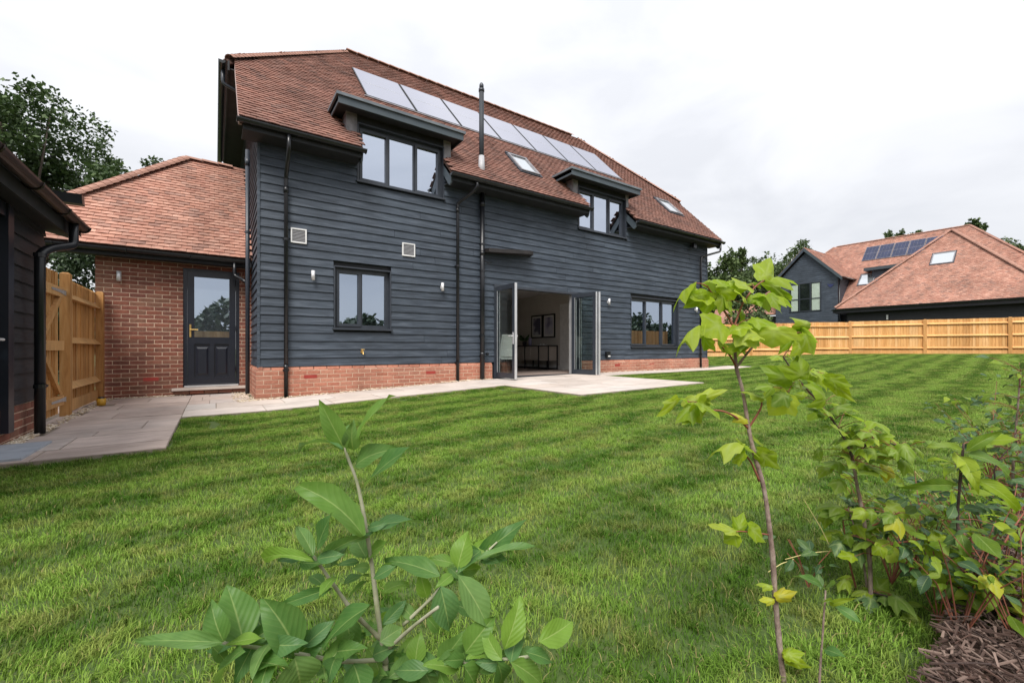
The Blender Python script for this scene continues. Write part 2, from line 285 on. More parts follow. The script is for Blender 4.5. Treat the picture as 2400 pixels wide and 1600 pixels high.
# ---------------------------------------------------------------- many alike pieces: the largest as objects, the rest one mesh
def pieces(name, proto, mats_, material, parent, size, limit=300, rest=None, minpx=0):
    V, F = proto; V = np.array(V, float)
    sc = [px_size(m.translation, size) for m in mats_]
    order = sorted(range(len(mats_)), key=lambda i: -sc[i])
    keep = [i for i in order[:limit] if sc[i] > minpx]
    ks = set(keep)
    me = mesh_data(name, V, F, material)
    for i in keep: link(name, me, parent, M=mats_[i])
    left = [mats_[i] for i in range(len(mats_)) if i not in ks]
    if left: joined(rest or name + '_field', V, F, left, material, parent)
def joined(name, V, F, ms, material, parent, kind='stuff'):
    V = np.asarray(V, float); A = np.array([np.array(m) for m in ms])
    og = np.array(ROOT[parent.name]) if parent is not None else np.zeros(3)
    W = np.einsum('nij,vj->nvi', A[:, :3, :3], V) + A[:, None, :3, 3] - og
    n = len(V); allF = []
    nv = W.shape[0] * n
    me = bpy.data.meshes.new(name)
    lens = np.array([len(f) for f in F]); flat = np.concatenate([np.array(f) for f in F])
    k = len(ms)
    loops = (flat[None, :] + (np.arange(k) * n)[:, None]).ravel()
    tot = np.tile(lens, k); starts = np.concatenate([[0], np.cumsum(tot)[:-1]])
    me.vertices.add(nv); me.vertices.foreach_set('co', W.reshape(-1).astype(np.float32))
    me.loops.add(len(loops)); me.loops.foreach_set('vertex_index', loops.astype(np.int32))
    me.polygons.add(len(tot)); me.polygons.foreach_set('loop_start', starts.astype(np.int32)); me.polygons.foreach_set('loop_total', tot.astype(np.int32))
    me.polygons.foreach_set('use_smooth', [False]*len(tot)); me.update(calc_edges=True); me.validate(); me.materials.append(material)
    o = link(name, me, parent, og if parent is None else None)
    if kind: o['kind'] = kind
    return o
def frameM(o, x, y, z):        # matrix from axes
    m = Matrix.Identity(4)
    for i in range(3): m[i][0], m[i][1], m[i][2], m[i][3] = x[i], y[i], z[i], o[i]
    return m
def inpoly(a, s, poly):
    c = np.zeros(len(a), bool); n = len(poly)
    for i in range(n):
        x1, y1 = poly[i]; x2, y2 = poly[(i+1) % n]
        with np.errstate(divide='ignore', invalid='ignore'):
            t = ((y1 > s) != (y2 > s)) & (a < (x2-x1)*(s-y1)/(y2-y1+1e-12)+x1)
        c ^= t
    return c
def tile_proto(w=.162, Lh=.15):
    V = []
    for y, zt in ((0, .036), (Lh, .012)):
        for x, k in ((-w/2, 0), (0, .004), (w/2, 0)): V.append((x, y, zt + k))
    for y, zt in ((0, .018), (Lh, -.004)):
        for x, k in ((-w/2, 0), (0, .004), (w/2, 0)): V.append((x, y, zt + k))
    F = [(0,1,4,3), (1,2,5,4), (6,7,1,0), (7,8,2,1), (0,3,9,6), (2,8,11,5)]
    return V, F
TILE = tile_proto()
def roof_plane(parent, O, ux, us, poly, holes=(), material=None, limit=0, g=.1, w=.165, size=.165, name='tile', deck=None, jitter=1.0, rest='tile_field', hipx=.03):
    """courses of tiles over a polygon given in (along, upslope) coordinates"""
    O = Vector(O); ux = Vector(ux).normalized(); us = Vector(us).normalized(); n = ux.cross(us).normalized()
    if n.z < 0: n = -n
    a0, a1 = min(p[0] for p in poly), max(p[0] for p in poly); s1 = max(p[1] for p in poly)
    ms = []
    A = []; S_ = []
    for r in range(int(s1/g)+1):
        for c in range(int((a1-a0)/w)+2): A.append(a0 + (c + (.5 if r % 2 else 0))*w); S_.append(r*g)
    if abs(ux.y) > .5: hipx = 0
    A = np.array(A); S_ = np.array(S_); k = inpoly(A, S_ + .03, poly)
    if hipx: k |= inpoly(A-hipx, S_ + .03, poly) | inpoly(A+hipx, S_ + .03, poly); k &= (A > a0-.01) & (A < a1+.01)
    for h in holes: k &= ~inpoly(A, S_ + .05, h)
    X = us.cross(n)
    for a, s in zip(A[k], S_[k]):
        j = rng.normal(0, 1, 3) * jitter; hs = 1.0
        if a - w*.5 < a0 - 1e-3: e_ = a + w*.5; hs = (e_-a0)/w; a = (a0+e_)/2
        elif a + w*.5 > a1 + 1e-3: e_ = a - w*.5; hs = (a1-e_)/w; a = (a1+e_)/2
        if hs < .15: continue
        R = Matrix.Rotation(j[0]*.008, 3, n); nn = (n + ux*j[1]*.008 + us*j[2]*.012).normalized()
        y = (R @ us); y = (y - nn*y.dot(nn)).normalized(); x = y.cross(nn)*hs
        ms.append(frameM(O + ux*a + us*s + n*(.002*abs(j[1])), x, y, nn))
    pieces(name, TILE if w == .165 else tile_proto(w*.985, g*1.5), ms, material or M['tile'], parent, size, limit, rest, minpx=3)
    mb = MB()
    for dp in (deck if deck else [poly]):
        mb.prism([O + ux*a + us*s - n*.012 for a, s in dp], -n*.09)
    d = mb.build('roof_deck', M['felt'], parent); return n
def ridge_tiles(parent, p0, p1, material, step=.30, r=.11, name='ridge_tile', lim=60, sag=0.0):
    p0, p1 = Vector(p0), Vector(p1); d = p1-p0; Ln = d.length; d.normalize(); n = int(Ln/step)
    side = d.cross(Vector((0,0,1))).normalized(); up = side.cross(d).normalized()
    V = []; F = []; K = 6
    for y in (0, step*.985):
        for k in range(K+1):
            t = math.pi*(k/K)*.9 + .05*math.pi
            V.append((math.cos(t)*r, y, math.sin(t)*r*.75 + (.012 if y == 0 else 0)))
    for y in (0, step*.985):
        for k in range(K+1):
            t = math.pi*(k/K)*.9 + .05*math.pi
            V.append((math.cos(t)*(r-.014), y, math.sin(t)*(r-.014)*.75 + (.012 if y == 0 else 0)))
    for k in range(K):
        F.append((k, k+1, K+2+k, K+1+k)); F.append((2*(K+1)+k+1, 2*(K+1)+k, k, k+1)[::-1])
    ms = [frameM(p0 + d*(i*step), side, d, up) for i in range(n)]
    pieces(name, (V, F), ms, material, parent, step, lim, name + 's')

# ================================================================ setting: ground
xs = sorted(set([-400, -150, -60, -20, -8] + [x*.5 for x in range(-8, 60)] + [33, 37, 45, 60, 100, 200, 500])); ys = sorted(set([-400, -120, -40, -15, -6, -2, 0, 2, 5, 8, 12, 18, 30, 60, 120, 300, 700]))
mb = MB(); nx = len(xs)
mb.V = [Vector((x, y, gz(x) - .035)) for y in ys for x in xs]
mb.F = [(j*nx+i, j*nx+i+1, (j+1)*nx+i+1, (j+1)*nx+i) for j in range(len(ys)-1) for i in range(nx-1)]
g = mb.build('ground', M['soil'], None, origin=(0, 0, 0)); struct(g)

BED = [(-3, .60), (.75, .52), (1.02, .40), (1.25, .30), (1.6, .30), (2.2, .38), (5, .36), (30, .30)]
def bedy(x): return float(np.interp(x, [b[0] for b in BED], [b[1] for b in BED]))
mb = MB(); bx = list(np.linspace(-3, 1.6, 24)) + list(np.linspace(1.8, 30, 60))
rows = [-2.6, -1.2, -.4, 0, 1]
for x in bx:
    e = bedy(x)
    for r in rows: mb.V.append(Vector((x, (e if r == 1 else (e*.5 if r == 0 else r)), gz(x) + (.0 if r == 1 else .03 + .02*math.sin(x*5+r)))))
nr = len(rows); mb.F = [(i*nr+j, (i+1)*nr+j, (i+1)*nr+j+1, i*nr+j+1) for i in range(len(bx)-1) for j in range(nr-1)]
bed = mb.build('flower_bed', M['mulch'], None, origin=(0, 0, 0)); struct(bed)
# loose bark and twigs
V = [(-.5,-.5,0),(.5,-.5,0),(.5,.5,0),(-.5,.5,0),(-.5,-.3,1),(.5,-.5,1),(.4,.5,1),(-.5,.4,1)]; Fb = [(0,3,2,1),(4,5,6,7),(0,1,5,4),(1,2,6,5),(2,3,7,6),(3,0,4,7)]
ms = []
for i in range(14000):
    x = 1.1 + abs(rng.normal(0, 1))*1.6 if i < 9000 else rng.uniform(-1, 9); y = bedy(x) - abs(rng.normal(0, .45)) - .0
    Lg = rng.uniform(.012, .06); q = Matrix.Rotation(rng.uniform(0, 6.28), 4, 'Z') @ Matrix.Rotation(rng.normal(0, .45), 4, 'Y') @ Matrix.Diagonal((Lg, rng.uniform(.0015, .006), rng.uniform(.0015, .004), 1))
    ms.append(Matrix.Translation((x, y, gz(x) + .035 + rng.uniform(0, .03))) @ q)
o = joined('bark_chips', V, Fb, ms, M['twig'], None); tagm(o, 'loose brown bark chips and twigs mulching the planting bed', 'bark chips')

# ---------------------------------------------------------------- paving
pav = struct(MB().box(0, .01, 0, .01, 0, .01).build('paving', M['grout'], None, origin=(0, 0, 0)))
def bedding(x0, x1, y0, y1):
    n = max(1, int((x1-x0)/.5)); mb = MB()
    for i in range(n):
        a = x0+(x1-x0)*i/n; b = x0+(x1-x0)*(i+1)/n
        mb.prism([(a, y0, gz(a)-.05), (b, y0, gz(b)-.05), (b, y1, gz(b)-.05), (a, y1, gz(a)-.05)], (0, 0, .043))
    mb.build('mortar_bed', M['grout'], pav)
def slabs(x0, x1, y0, y1, rowsz, material, seed, lens=(.6, .9, .75, .45), skip=None):
    r = random.Random(seed); y = y0; k = 0
    while y < y1 - .05:
        h = min(rowsz[k % len(rowsz)], y1-y); h = y1-y if y1-y-h < .15 else h; k += 1; x = x0 - r.random()*.4
        while x < x1 - .02:
            l = r.choice(lens); a = max(x, x0); b = min(x+l, x1)
            if x1-b < .12: b = x1
            x = b if b == x1 else x + l
            if b-a < .03 or (skip and skip((a+b)/2, y+h/2)): continue
            gth = .006; t = r.uniform(-.002, .002); za, zb = gz(a)+t, gz(b)+t
            mb = MB(); A = (a+gth, b-gth, y+gth, y+h-gth)
            def wob(): return r.uniform(-.003, .003)
            top = [(A[0]+wob(), A[2]+wob(), za), (A[1]+wob(), A[2]+wob(), zb), (A[1]+wob(), A[3]+wob(), zb), (A[0]+wob(), A[3]+wob(), za)]
            mb.prism([(p[0], p[1], p[2]-.04) for p in top], (0, 0, .04))
            mb.build('paving_slab', material, pav)
        y += h
bedding(-2.9, -.36, 4.87, 10.12)
slabs(-2.9, -.36, 4.87, 10.12, (.42, .6, .3, .6, .45, .6), M['slab'], 3, lens=(.9, 1.2, .75, .6), skip=lambda x, y: x < -1.6 and y > 6.0)
bedding(-.36, 4.6, 6.93, 8.33); slabs(-.36, 4.6, 6.93, 8.33, (.7, .7), M['slab2'], 5, lens=(.9, .75, 1.2))
bedding(-.36, .5, 8.33, 10.12); slabs(-.36, .5, 8.33, 10.12, (.6, .6, .6), M['slab'], 6)
bedding(4.6, 7.9, 4.82, 8.40); slabs(4.6, 7.9, 4.82, 8.40, (.6, .6, .6, .6, .6, .58), M['slab2'], 7, lens=(.9, .9, .6))
bedding(7.9, 15.2, 7.52, 8.36); slabs(7.9, 15.2, 7.52, 8.36, (.84,), M['slab2'], 9, lens=(.9, .6))
# gravel strip
def peb():
    ph = [(0,0,1),(0,0,-1)] + [(math.cos(t), math.sin(t), 0) for t in np.linspace(0, 2*math.pi, 6)[:-1]]
    return ph, [(0, 2+i, 2+(i+1) % 5) for i in range(5)] + [(1, 2+(i+1) % 5, 2+i) for i in range(5)]
pV, pF = peb(); ms = []
def scatter(n, x0, x1, y0, y1):
    for i in range(n):
        x, y = rng.uniform(x0, x1), rng.uniform(y0, y1); s = rng.uniform(.007, .017)
        ms.append(Matrix.Translation((x, y, gz(x) + rng.uniform(-.004, .014))) @ Matrix.Rotation(rng.uniform(0, 6), 4, 'Z') @ Matrix.Diagonal((s*1.3, s, s*.7, 1)))
scatter(900, .45, 5.2, 8.30, 8.44); scatter(500, 8.2, 14, 8.32, 8.44); scatter(420, -1.55, -.45, 10.02, 10.14); scatter(260, .25, .58, 8.4, 10.1)
scatter(700, -1.60, -1.46, 5.75, 6.95); scatter(240, -1.58, -1.45, 6.9, 10.0); scatter(90, .3, .62, 8.2, 8.5)
o = joined('gravel', pV, pF, ms, M['pebble'], None); tagm(o, 'beige pebbles laid in a thin strip along the wall bases', 'gravel')
# pale threshold slab by the garage door
mb = MB().box(-2.4, -1.25, 4.95, 5.72, gz(-2)+.002, gz(-2)+.02); struct(mb.build('door_step', mat('blue_grey_step', [(.30,.33,.38),(.38,.41,.46)], .8, 9), None))

# ================================================================ the house
YF = 8.476; XL = .617; XR = 14.01; YB = 16.35; ZS = -.31
T46 = 1.036; c46 = 1/math.hypot(1, T46); s46 = T46*c46
house = thing('detached_house', 'large black weatherboarded house with red tiled barn-hip roof, solar panels and open folding doors', 'house', (7.3, YF, gz(7.3)))
# -- wall backing with openings
W_LOW1 = (1.807, 2.89, .381, 1.547); W_LOW3 = (10.07, 12.40, .056, 1.547)
W_UP1 = (2.233, 4.047, 3.212, 4.33); W_UP2 = (7.966, 9.865, 3.212, 4.34); DOOR = (5.32, 7.95, -.68, 1.49)
OPEN = [W_LOW1, W_LOW3, W_UP1, W_UP2, DOOR]
def wall_cells(x0, x1, z0, z1, holes):
    X = sorted(set([x0, x1] + [h[i] for h in holes for i in (0, 1) if x0 < h[i] < x1])); out_ = []
    for a, b in zip(X, X[1:]):
        z = z0
        for h in sorted([h for h in holes if h[0] <= a + 1e-6 and h[1] >= b - 1e-6], key=lambda h: h[2]):
            if h[2] > z: out_.append((a, b, z, h[2]))
            z = max(z, h[3])
        if z < z1: out_.append((a, b, z, z1))
    return out_
mb = MB()
for a, b, z0, z1 in wall_cells(XL+.02, XR-.02, -.95, 4.05, OPEN): mb.box(a, b, YF+.035, YF+.26, z0, z1)
front_wall = mb.build('front_wall', M['soffit'], house)
mb = MB()
gab = [(8.75, -.95), (8.75, 4.0), (10.2, 5.5), (14.6, 5.5), (16.0, 4.0), (16.0, -.95)]
mb.prism([(XL+.025, y, z) for y, z in gab], (.2, 0, 0))
left_wall = mb.build('gable_wall', M['soffit'], house)
mb = MB(); mb.prism([(XR-.2, y, z) for y, z in gab], (.18, 0, 0)); mb.build('far_gable_wall', M['siding'], house)
MB().box(XL+.05, XR-.05, YB-.3, YB-.1, -.95, 4.0).build('rear_wall', M['siding'], house)

# -- featheredge boards
def board(parent, O, ux, n, a0, a1, z, g=.15, lap=.025, slope=None, material=None):
    O = Vector(O); ux = Vector(ux); n = Vector(n); k = max(1, int((a1-a0)/.45)); r = random
    V = []; F = []
    off = r.uniform(-.0015, .0015)
    for i in range(k+1):
        a = a0 + (a1-a0)*i/k
        zb = z + r.uniform(-.0022, .0018) + off; zt = z + g + lap
        if i in (0, k): zb = z + off
        for d, zz in ((.030+r.uniform(-.001, .001), zb), (.006, zt), (-.004, zt), (.008, zb)):
            V.append(O + ux*a + n*d + Vector((0, 0, zz)))
    for i in range(k):
        p, q = i*4, (i+1)*4
        for j in range(4): F.append((p+j, p+(j+1) % 4, q+(j+1) % 4, q+j))
    F += [(3,2,1,0), (k*4, k*4+1, k*4+2, k*4+3)]
    mb = MB(); mb.V = V; mb.F = F; mb.mi = [0]*len(F)
    return mb.build('siding_board', material or M['siding'], parent)
rb = random.Random(11)
holes_b = [(h[0]-.0, h[1]+.0, h[2], h[3]) for h in OPEN]
for r in range(29):
    z = ZS + r*.15; zm = z + .075
    if z > 3.98: break
    segs = [(XL-.012, XR)]
    for h in holes_b:
        lo_, hi_ = h[2]-.06, h[3]+.03
        if lo_ < zm < hi_:
            ns = []
            for a, b in segs:
                if h[0] > a and h[0] < b: ns.append((a, h[0]))
                if h[1] > a and h[1] < b: ns.append((h[1], b))
                if h[1] <= a or h[0] >= b: ns.append((a, b))
            segs = ns
    for a, b in segs:
        cuts = [a]; x = a + rb.uniform(2.2, 4.8)
        while x < b - .9: cuts.append(x); x += rb.uniform(3.6, 4.8)
        cuts.append(b)
        for p, q in zip(cuts, cuts[1:]): board(front_wall, (0, YF, 0), (1, 0, 0), (0, -1, 0), p+.0028, q-.0028, z)
for r in range(39):
    z = ZS + r*.15
    y0 = YF + max(0, (z + .12 - 4.02)/T46)
    if z > 5.35: break
    board(left_wall, (XL, 0, 0), (0, 1, 0), (-1, 0, 0), y0 - .01, 12.6, z); 
    if z > 1.5: board(left_wall, (XL, 0, 0), (0, 1, 0), (-1, 0, 0), 12.603, 16.2 - max(0, (z + .12 - 4.02)/T46), z)
MB().box(XL-.036, XL+.004, YF-.036, YF+.004, ZS-.01, 4.0).build('corner_trim', M['siding'], front_wall)
MB().box(XR-.02, XR+.03, YF-.034, YF+.10, ZS-.01, 4.0).build('corner_trim', M['siding'], front_wall)

# -- brick plinth
def brick_proto(L_=.215, h=.065, d=.10, cant=0):
    e = .003
    V = [(0,0,0),(L_,0,0),(L_,d,0),(0,d,0),(0,cant,h),(L_,cant,h),(L_,d,h),(0,d,h)]
    # front face slightly pillowed
    V += [(e*2, -e, e*2), (L_-e*2, -e, e*2), (L_-e*2, cant*.9-e, h-e*2), (e*2, cant*.9-e, h-e*2)]
    F = [(4,5,6,7),(1,2,6,5),(3,0,4,7),(0,3,2,1),(0,1,9,8),(1,5,10,9),(5,4,11,10),(4,0,8,11),(8,9,10,11)]
    return V, F
def brickwork(parent, O, ux, n, a0, a1, ztop, zbot_f, material, mortar, holes=(), limit=300, cant_top=False, name='brick'):
    """stretcher bond hung down from ztop; pieces at walls of openings are cut"""
    O = Vector(O); ux = Vector(ux); n = Vector(n); full = []; cut = []
    r = 0; z = ztop - .075
    while z > -1.05:
        a = a0 - (.1125 if r % 2 else 0)
        while a < a1:
            p, q = max(a, a0), min(a+.215, a1); segs = [(p, q)]
            for h in holes:
                if h[2] < z + .033 < h[3]:
                    ns = []
                    for s_, t_ in segs:
                        if t_ <= h[0] or s_ >= h[1]: ns.append((s_, t_)); continue
                        if s_ < h[0]: ns.append((s_, h[0]))
                        if t_ > h[1]: ns.append((h[1], t_))
                    segs = ns
            for s_, t_ in segs:
                if t_-s_ < .03 or z + .075 < zbot_f(s_) - .02: continue
                j = rng.normal(0, .0012)
                o_ = O + ux*s_ + n*(.0+j) + Vector((0, 0, z + .005 + rng.normal(0, .0008)))
                m = frameM(o_, ux*((t_-s_)/.215), -n, Vector((0, 0, 1)))
                (cut if (cant_top and r == 0) else full).append(m)
            a += .225
        z -= .075; r += 1
    pieces(name, brick_proto(), full, material, parent, .215, limit, name + '_field', minpx=4)
    if cut: pieces(name, brick_proto(cant=.045), cut, material, parent, .215, 70, name + '_cap_field', minpx=4)
    mb = MB(O, ux, n, (0, 0, 1)); cells = wall_cells(a0+.002, a1-.002, -1.05, ztop-(.06 if cant_top else .0), [h for h in holes])
    for a, b, z0, z1 in cells: mb.box(a, b, -.02, -.0015, z0, z1)
    mb.build('mortar', mortar, parent)
mb = MB().box(XL+.05, 5.25, YF+.005, YF+.03, -1.0, ZS-.01); mb.box(8.02, XR-.05, YF+.005, YF+.03, -1.0, ZS-.01); plinth = mb.build('brick_plinth', M['mortar'], house)
YP = YF - .055
brickwork(plinth, (0, YP, 0), (1, 0, 0), (0, -1, 0), XL-.05, XR+.06, ZS, gz, M['plinth'], M['mortar'], holes=[(5.25, 8.02, -2, ZS+1)], limit=230, cant_top=True)
brickwork(plinth, (XL-.055, 0, 0), (0, 1, 0), (-1, 0, 0), YP+.0, 10.1, ZS, lambda a: -.87, M['plinth'], M['mortar'], limit=50, cant_top=True)
for x in (1.30, 3.62, 9.35, 10.9):
    MB().box(x, x+.215, YP-.004, YP+.02, -.53 if x < 5 else -.50, -.465 if x < 5 else -.435).build('weep_vent', M['redvent'], plinth)

# -- windows
def window(parent, name, rect, lights, gm, Yp=YF, recess=.085, bw=.055, mull=None, reveal=.05):
    x0, x1, z0, z1 = rect; O = (0, Yp, 0)
    wn = MB(); wn.box(x0, x1, Yp+recess+.06, Yp+recess+.075, z0, z0+.01)
    root = wn.build(name, M['frame'], parent)
    # reveal lining + outer frame
    mb = MB()
    y0, y1 = Yp-.033, Yp+.12
    mb.box(x0-.0, x0+.022, y0, y1, z0, z1); mb.box(x1-.022, x1, y0, y1, z0, z1); mb.box(x0+.022, x1-.022, y0, y1, z1-.022, z1)
    ya, yb = Yp+recess-.02, Yp+recess+.05; f = .045
    X0, X1, Z0, Z1 = x0+.022, x1-.022, z0, z1-.022
    mb.box(X0, X0+f, ya, yb, Z0, Z1); mb.box(X1-f, X1, ya, yb, Z0, Z1); mb.box(X0+f, X1-f, ya, yb, Z1-f, Z1); mb.box(X0+f, X1-f, ya, yb, Z0, Z0+f)
    mb.build('frame', M['frame'], root)
    MB().box(x0-.02, x1+.02, Yp-.075, Yp+.07, z0-.028, z0+.006).build('sill', M['frame'], root)
    w_ = (X1-X0-2*f); tot = sum(lights); x = X0+f
    for i, l in enumerate(lights):
        a = x; b = x + w_*l/tot; x = b; sash = i != 1 or len(lights) == 2
        s = .05 if (i % 2 == 0) else .03; yo = ya - (.018 if i % 2 == 0 else -.006)
        mb = MB(); zz0, zz1 = Z0+f, Z1-f
        mb.box(a, a+s, yo, yb-.01, zz0, zz1); mb.box(b-s, b, yo, yb-.01, zz0, zz1); mb.box(a+s, b-s, yo, yb-.01, zz1-s, zz1); mb.box(a+s, b-s, yo, yb-.01, zz0, zz0+s)
        mb.build('sash', M['frame'], root)
        MB().box(a+s-.003, b-s+.003, Yp+recess+.012, Yp+recess+.022, zz0+s-.003, zz1-s+.003).build('pane', gm, root)
    return root
window(house, 'window', W_LOW1, (1, 1.12), M['glass'])
window(house, 'window', W_LOW3, (1, 1.05, 1), M['glass'])
window(house, 'dormer_window', W_UP1, (1, 1, 1), M['upglass'])
window(house, 'dormer_window', W_UP2, (1, 1, 1), M['upglass'])

# -- roof
roof = MB().box(3.1, 11.4, 12.36, 12.44, 8.02, 8.08).build('roof', M['felt'], house)
O = (0, 8.03, 3.66); US = Vector((0, c46, s46))
def S(Yw): return (Yw-8.03)/c46
XA, XB = .30, 14.28; sk = S(9.78); sr = S(12.4)
D1 = (2.03, 4.215); D2 = (7.78, 9.98); E1 = (2.24, 4.03); E2 = (8.02, 9.86)
poly = [(XA, 0), (XB, 0), (XB, sk), (11.5, sr), (3.0, sr), (XA, sk)]
sdm = S(8.93)
def hole(E_, D_): return [(E_[0], -.5), (E_[1], -.5), (E_[1], S(8.44)), (D_[1], S(8.44)), (D_[1], sdm), (D_[0], sdm), (D_[0], S(8.44)), (E_[0], S(8.44))]
RL1 = (6.30, 6.90, S(8.76), S(9.40)); RL2 = (12.50, 13.22, S(8.88), S(9.47))
def rh(q): return [(q[0], q[2]), (q[1], q[2]), (q[1], q[3]), (q[0], q[3])]
SOL = (2.84, 11.50, S(10.08), S(11.36))
deck = [[(XA+.02, 0), (E1[0], 0), (E1[0], S(8.44)), (D1[0], S(8.44)), (D1[0], sdm), (XA+.02, sdm)],
        [(E1[1], 0), (E2[0], 0), (E2[0], S(8.44)), (E1[1], S(8.44))], [(D1[1], S(8.44)), (D2[0], S(8.44)), (D2[0], sdm), (D1[1], sdm)],
        [(E2[1], 0), (XB-.02, 0), (XB-.02, S(8.44)), (E2[1], S(8.44))], [(D2[1], S(8.44)), (XB-.02, S(8.44)), (XB-.02, sdm), (D2[1], sdm)],
        [(XA+.02, sdm), (XB-.02, sdm), (XB-.02, sk), (11.5, sr), (3.0, sr), (XA+.02, sk)]]
roof_plane(roof, O, (1, 0, 0), US, poly, holes=[hole(E1, D1), hole(E2, D2), rh(RL1), rh(RL2), rh((SOL[0]+.06, SOL[1]-.06, SOL[2]+.05, SOL[3]-.05))], deck=deck, limit=300)
# half hips and the rear slope
hz = 5.45; hl = math.hypot(2.85, 2.73)
lh = Vector((2.85, 0, 2.73)).normalized()
roof_plane(roof, (.15, 9.72, hz), (0, 1, 0), lh, [(0, 0), (5.36, 0), (2.68, hl)], limit=0, rest='hip_tile_field')
rhp = Vector((-2.85, 0, 2.73)).normalized()
roof_plane(roof, (14.43, 9.72, hz), (0, 1, 0), rhp, [(0, 0), (5.36, 0), (2.68, hl)], limit=0, rest='hip_tile_field')
UR = Vector((0, -c46, s46))
mb = MB(); mb.prism([(XA, 16.77, 3.66), (XB, 16.77, 3.66), (XB, 15.02, 5.47), (11.5, 12.4, 8.18), (3.0, 12.4, 8.18), (XA, 15.02, 5.47)], (0, -.06, -.06)); mb.build('rear_roof_slope', M['tile'], roof)
ridge_tiles(roof, (2.98, 12.4, 8.20), (11.52, 12.4, 8.20), M['ridge'], .30)
def bonnets(parent, p0, p1, material, lim=40, r=.10, step=.105, name='bonnet_tile'):
    ridge_tiles(parent, p0, p1, material, step, r, name, lim)
bonnets(roof, (.22, 9.74, 5.47), (2.98, 12.38, 8.15), M['ridge'], 60)
bonnets(roof, (14.36, 9.74, 5.47), (11.52, 12.38, 8.15), M['ridge'], 60)
# verge, fascia, soffit, gutters
def along(s): return Vector((0, 8.03+s*c46, 3.66+s*s46))
for x in (XA+.0, XB-.05):
    mb = MB(); p0, p1 = along(0), along(sk); nn = Vector((0, -s46, c46))
    mb.prism([Vector((x, 0, 0))+p0-nn*.13, Vector((x, 0, 0))+p1-nn*.13, Vector((x, 0, 0))+p1-nn*.003, Vector((x, 0, 0))+p0-nn*.003], (.045, 0, 0))
    mb.build('verge_board', mat('pinkish_verge', [(.42,.30,.29),(.5,.37,.35)], .8, 9) if x < 1 else M['fascia'], roof)
mb = MB()
mb.prism([(.19, 9.72, hz-.02), (.19, 15.08, hz-.02), (.19, 15.08, hz-.20), (.19, 9.72, hz-.20)], (.03, 0, 0))
mb.prism([(.22, 9.75, hz-.16), (.60, 9.75, hz-.16), (.60, 15.05, hz-.16), (.22, 15.05, hz-.16)], (0, 0, .02))
mb.build('hip_fascia', M['soffit'], roof)
mb = MB()
for a, b in ((XA+.06, E1[0]-.02), (E1[1]+.02, E2[0]-.02), (E2[1]+.02, XB-.06)):
    mb.box(a, b, 8.07, 8.095, 3.50, 3.64); mb.box(a, b, 8.095, YF+.02, 3.50, 3.515)
mb.build('eaves_soffit', M['soffit'], roof)
def gutter(parent, p0, p1, r=.058, material=None, name='gutter', brackets=True):
    p0, p1 = Vector(p0), Vector(p1); d = (p1-p0).normalized(); sd_ = d.cross(Vector((0, 0, 1))).normalized()
    V = []; F = []; K = 10
    for rr in (r, r-.006):
        for p in (p0, p1):
            for k in range(K+1):
                t = math.pi + math.pi*k/K; V.append(p + sd_*math.cos(t)*rr + Vector((0, 0, math.sin(t)*rr*1.05)))
    n = K+1
    for k in range(K): F += [(k, n+k, n+k+1, k+1), (2*n+k, 2*n+k+1, 3*n+k+1, 3*n+k)]
    F += [(0, 2*n, 3*n, n), (K, n+K, 3*n+K, 2*n+K)]
    F += [tuple(range(0, n)), tuple(range(n, 2*n))[::-1]]
    mb = MB(); mb.V = V; mb.F = F; mb.mi = [0]*len(F)
    gmat = material or M['gutter']; o = mb.build(name, gmat, parent)
    if brackets:
        L_ = (p1-p0).length; k = int(L_/1.0)+1; bb = MB()
        for i in range(k+1):
            c = p0 + d*(L_*i/max(1, k))
            ar = [c + sd_*math.cos(math.pi+math.pi*j/8)*(r+.006) + Vector((0, 0, math.sin(math.pi+math.pi*j/8)*(r+.006)*1.05)) for j in range(9)]
            bb.tube(ar, .008, 4)
        bb.build('gutter_bracket', gmat, o)
    return o
YG = 8.005
gutter(house, (XA-.02, YG, 3.63), (E1[0]+.03, YG, 3.63)); gutter(house, (E1[1]-.03, YG, 3.63), (E2[0]+.02, YG, 3.63)); gutter(house, (E2[1]-.02, YG, 3.63), (XB+.02, YG, 3.63))
gutter(house, (.10, 9.7, hz-.05), (.10, 15.1, hz-.05), brackets=False)
# end boards where the eaves are cut for the dormers
for x, dx in ((E1[0]-.03, .03), (E1[1]-.0, .035), (E2[0]-.03, .03), (E2[1]-.0, .035), (XB-.08, .035)):
    mb = MB(); mb.prism([(x, 8.06, 3.62), (x, 8.40, 3.97), (x, 8.44, 3.97), (x, 8.44, 3.72), (x, 8.22, 3.47), (x, 8.16, 3.42), (x, 8.10, 3.46)], (dx, 0, 0))
    mb.build('eaves_end_board', M['fascia'], roof)
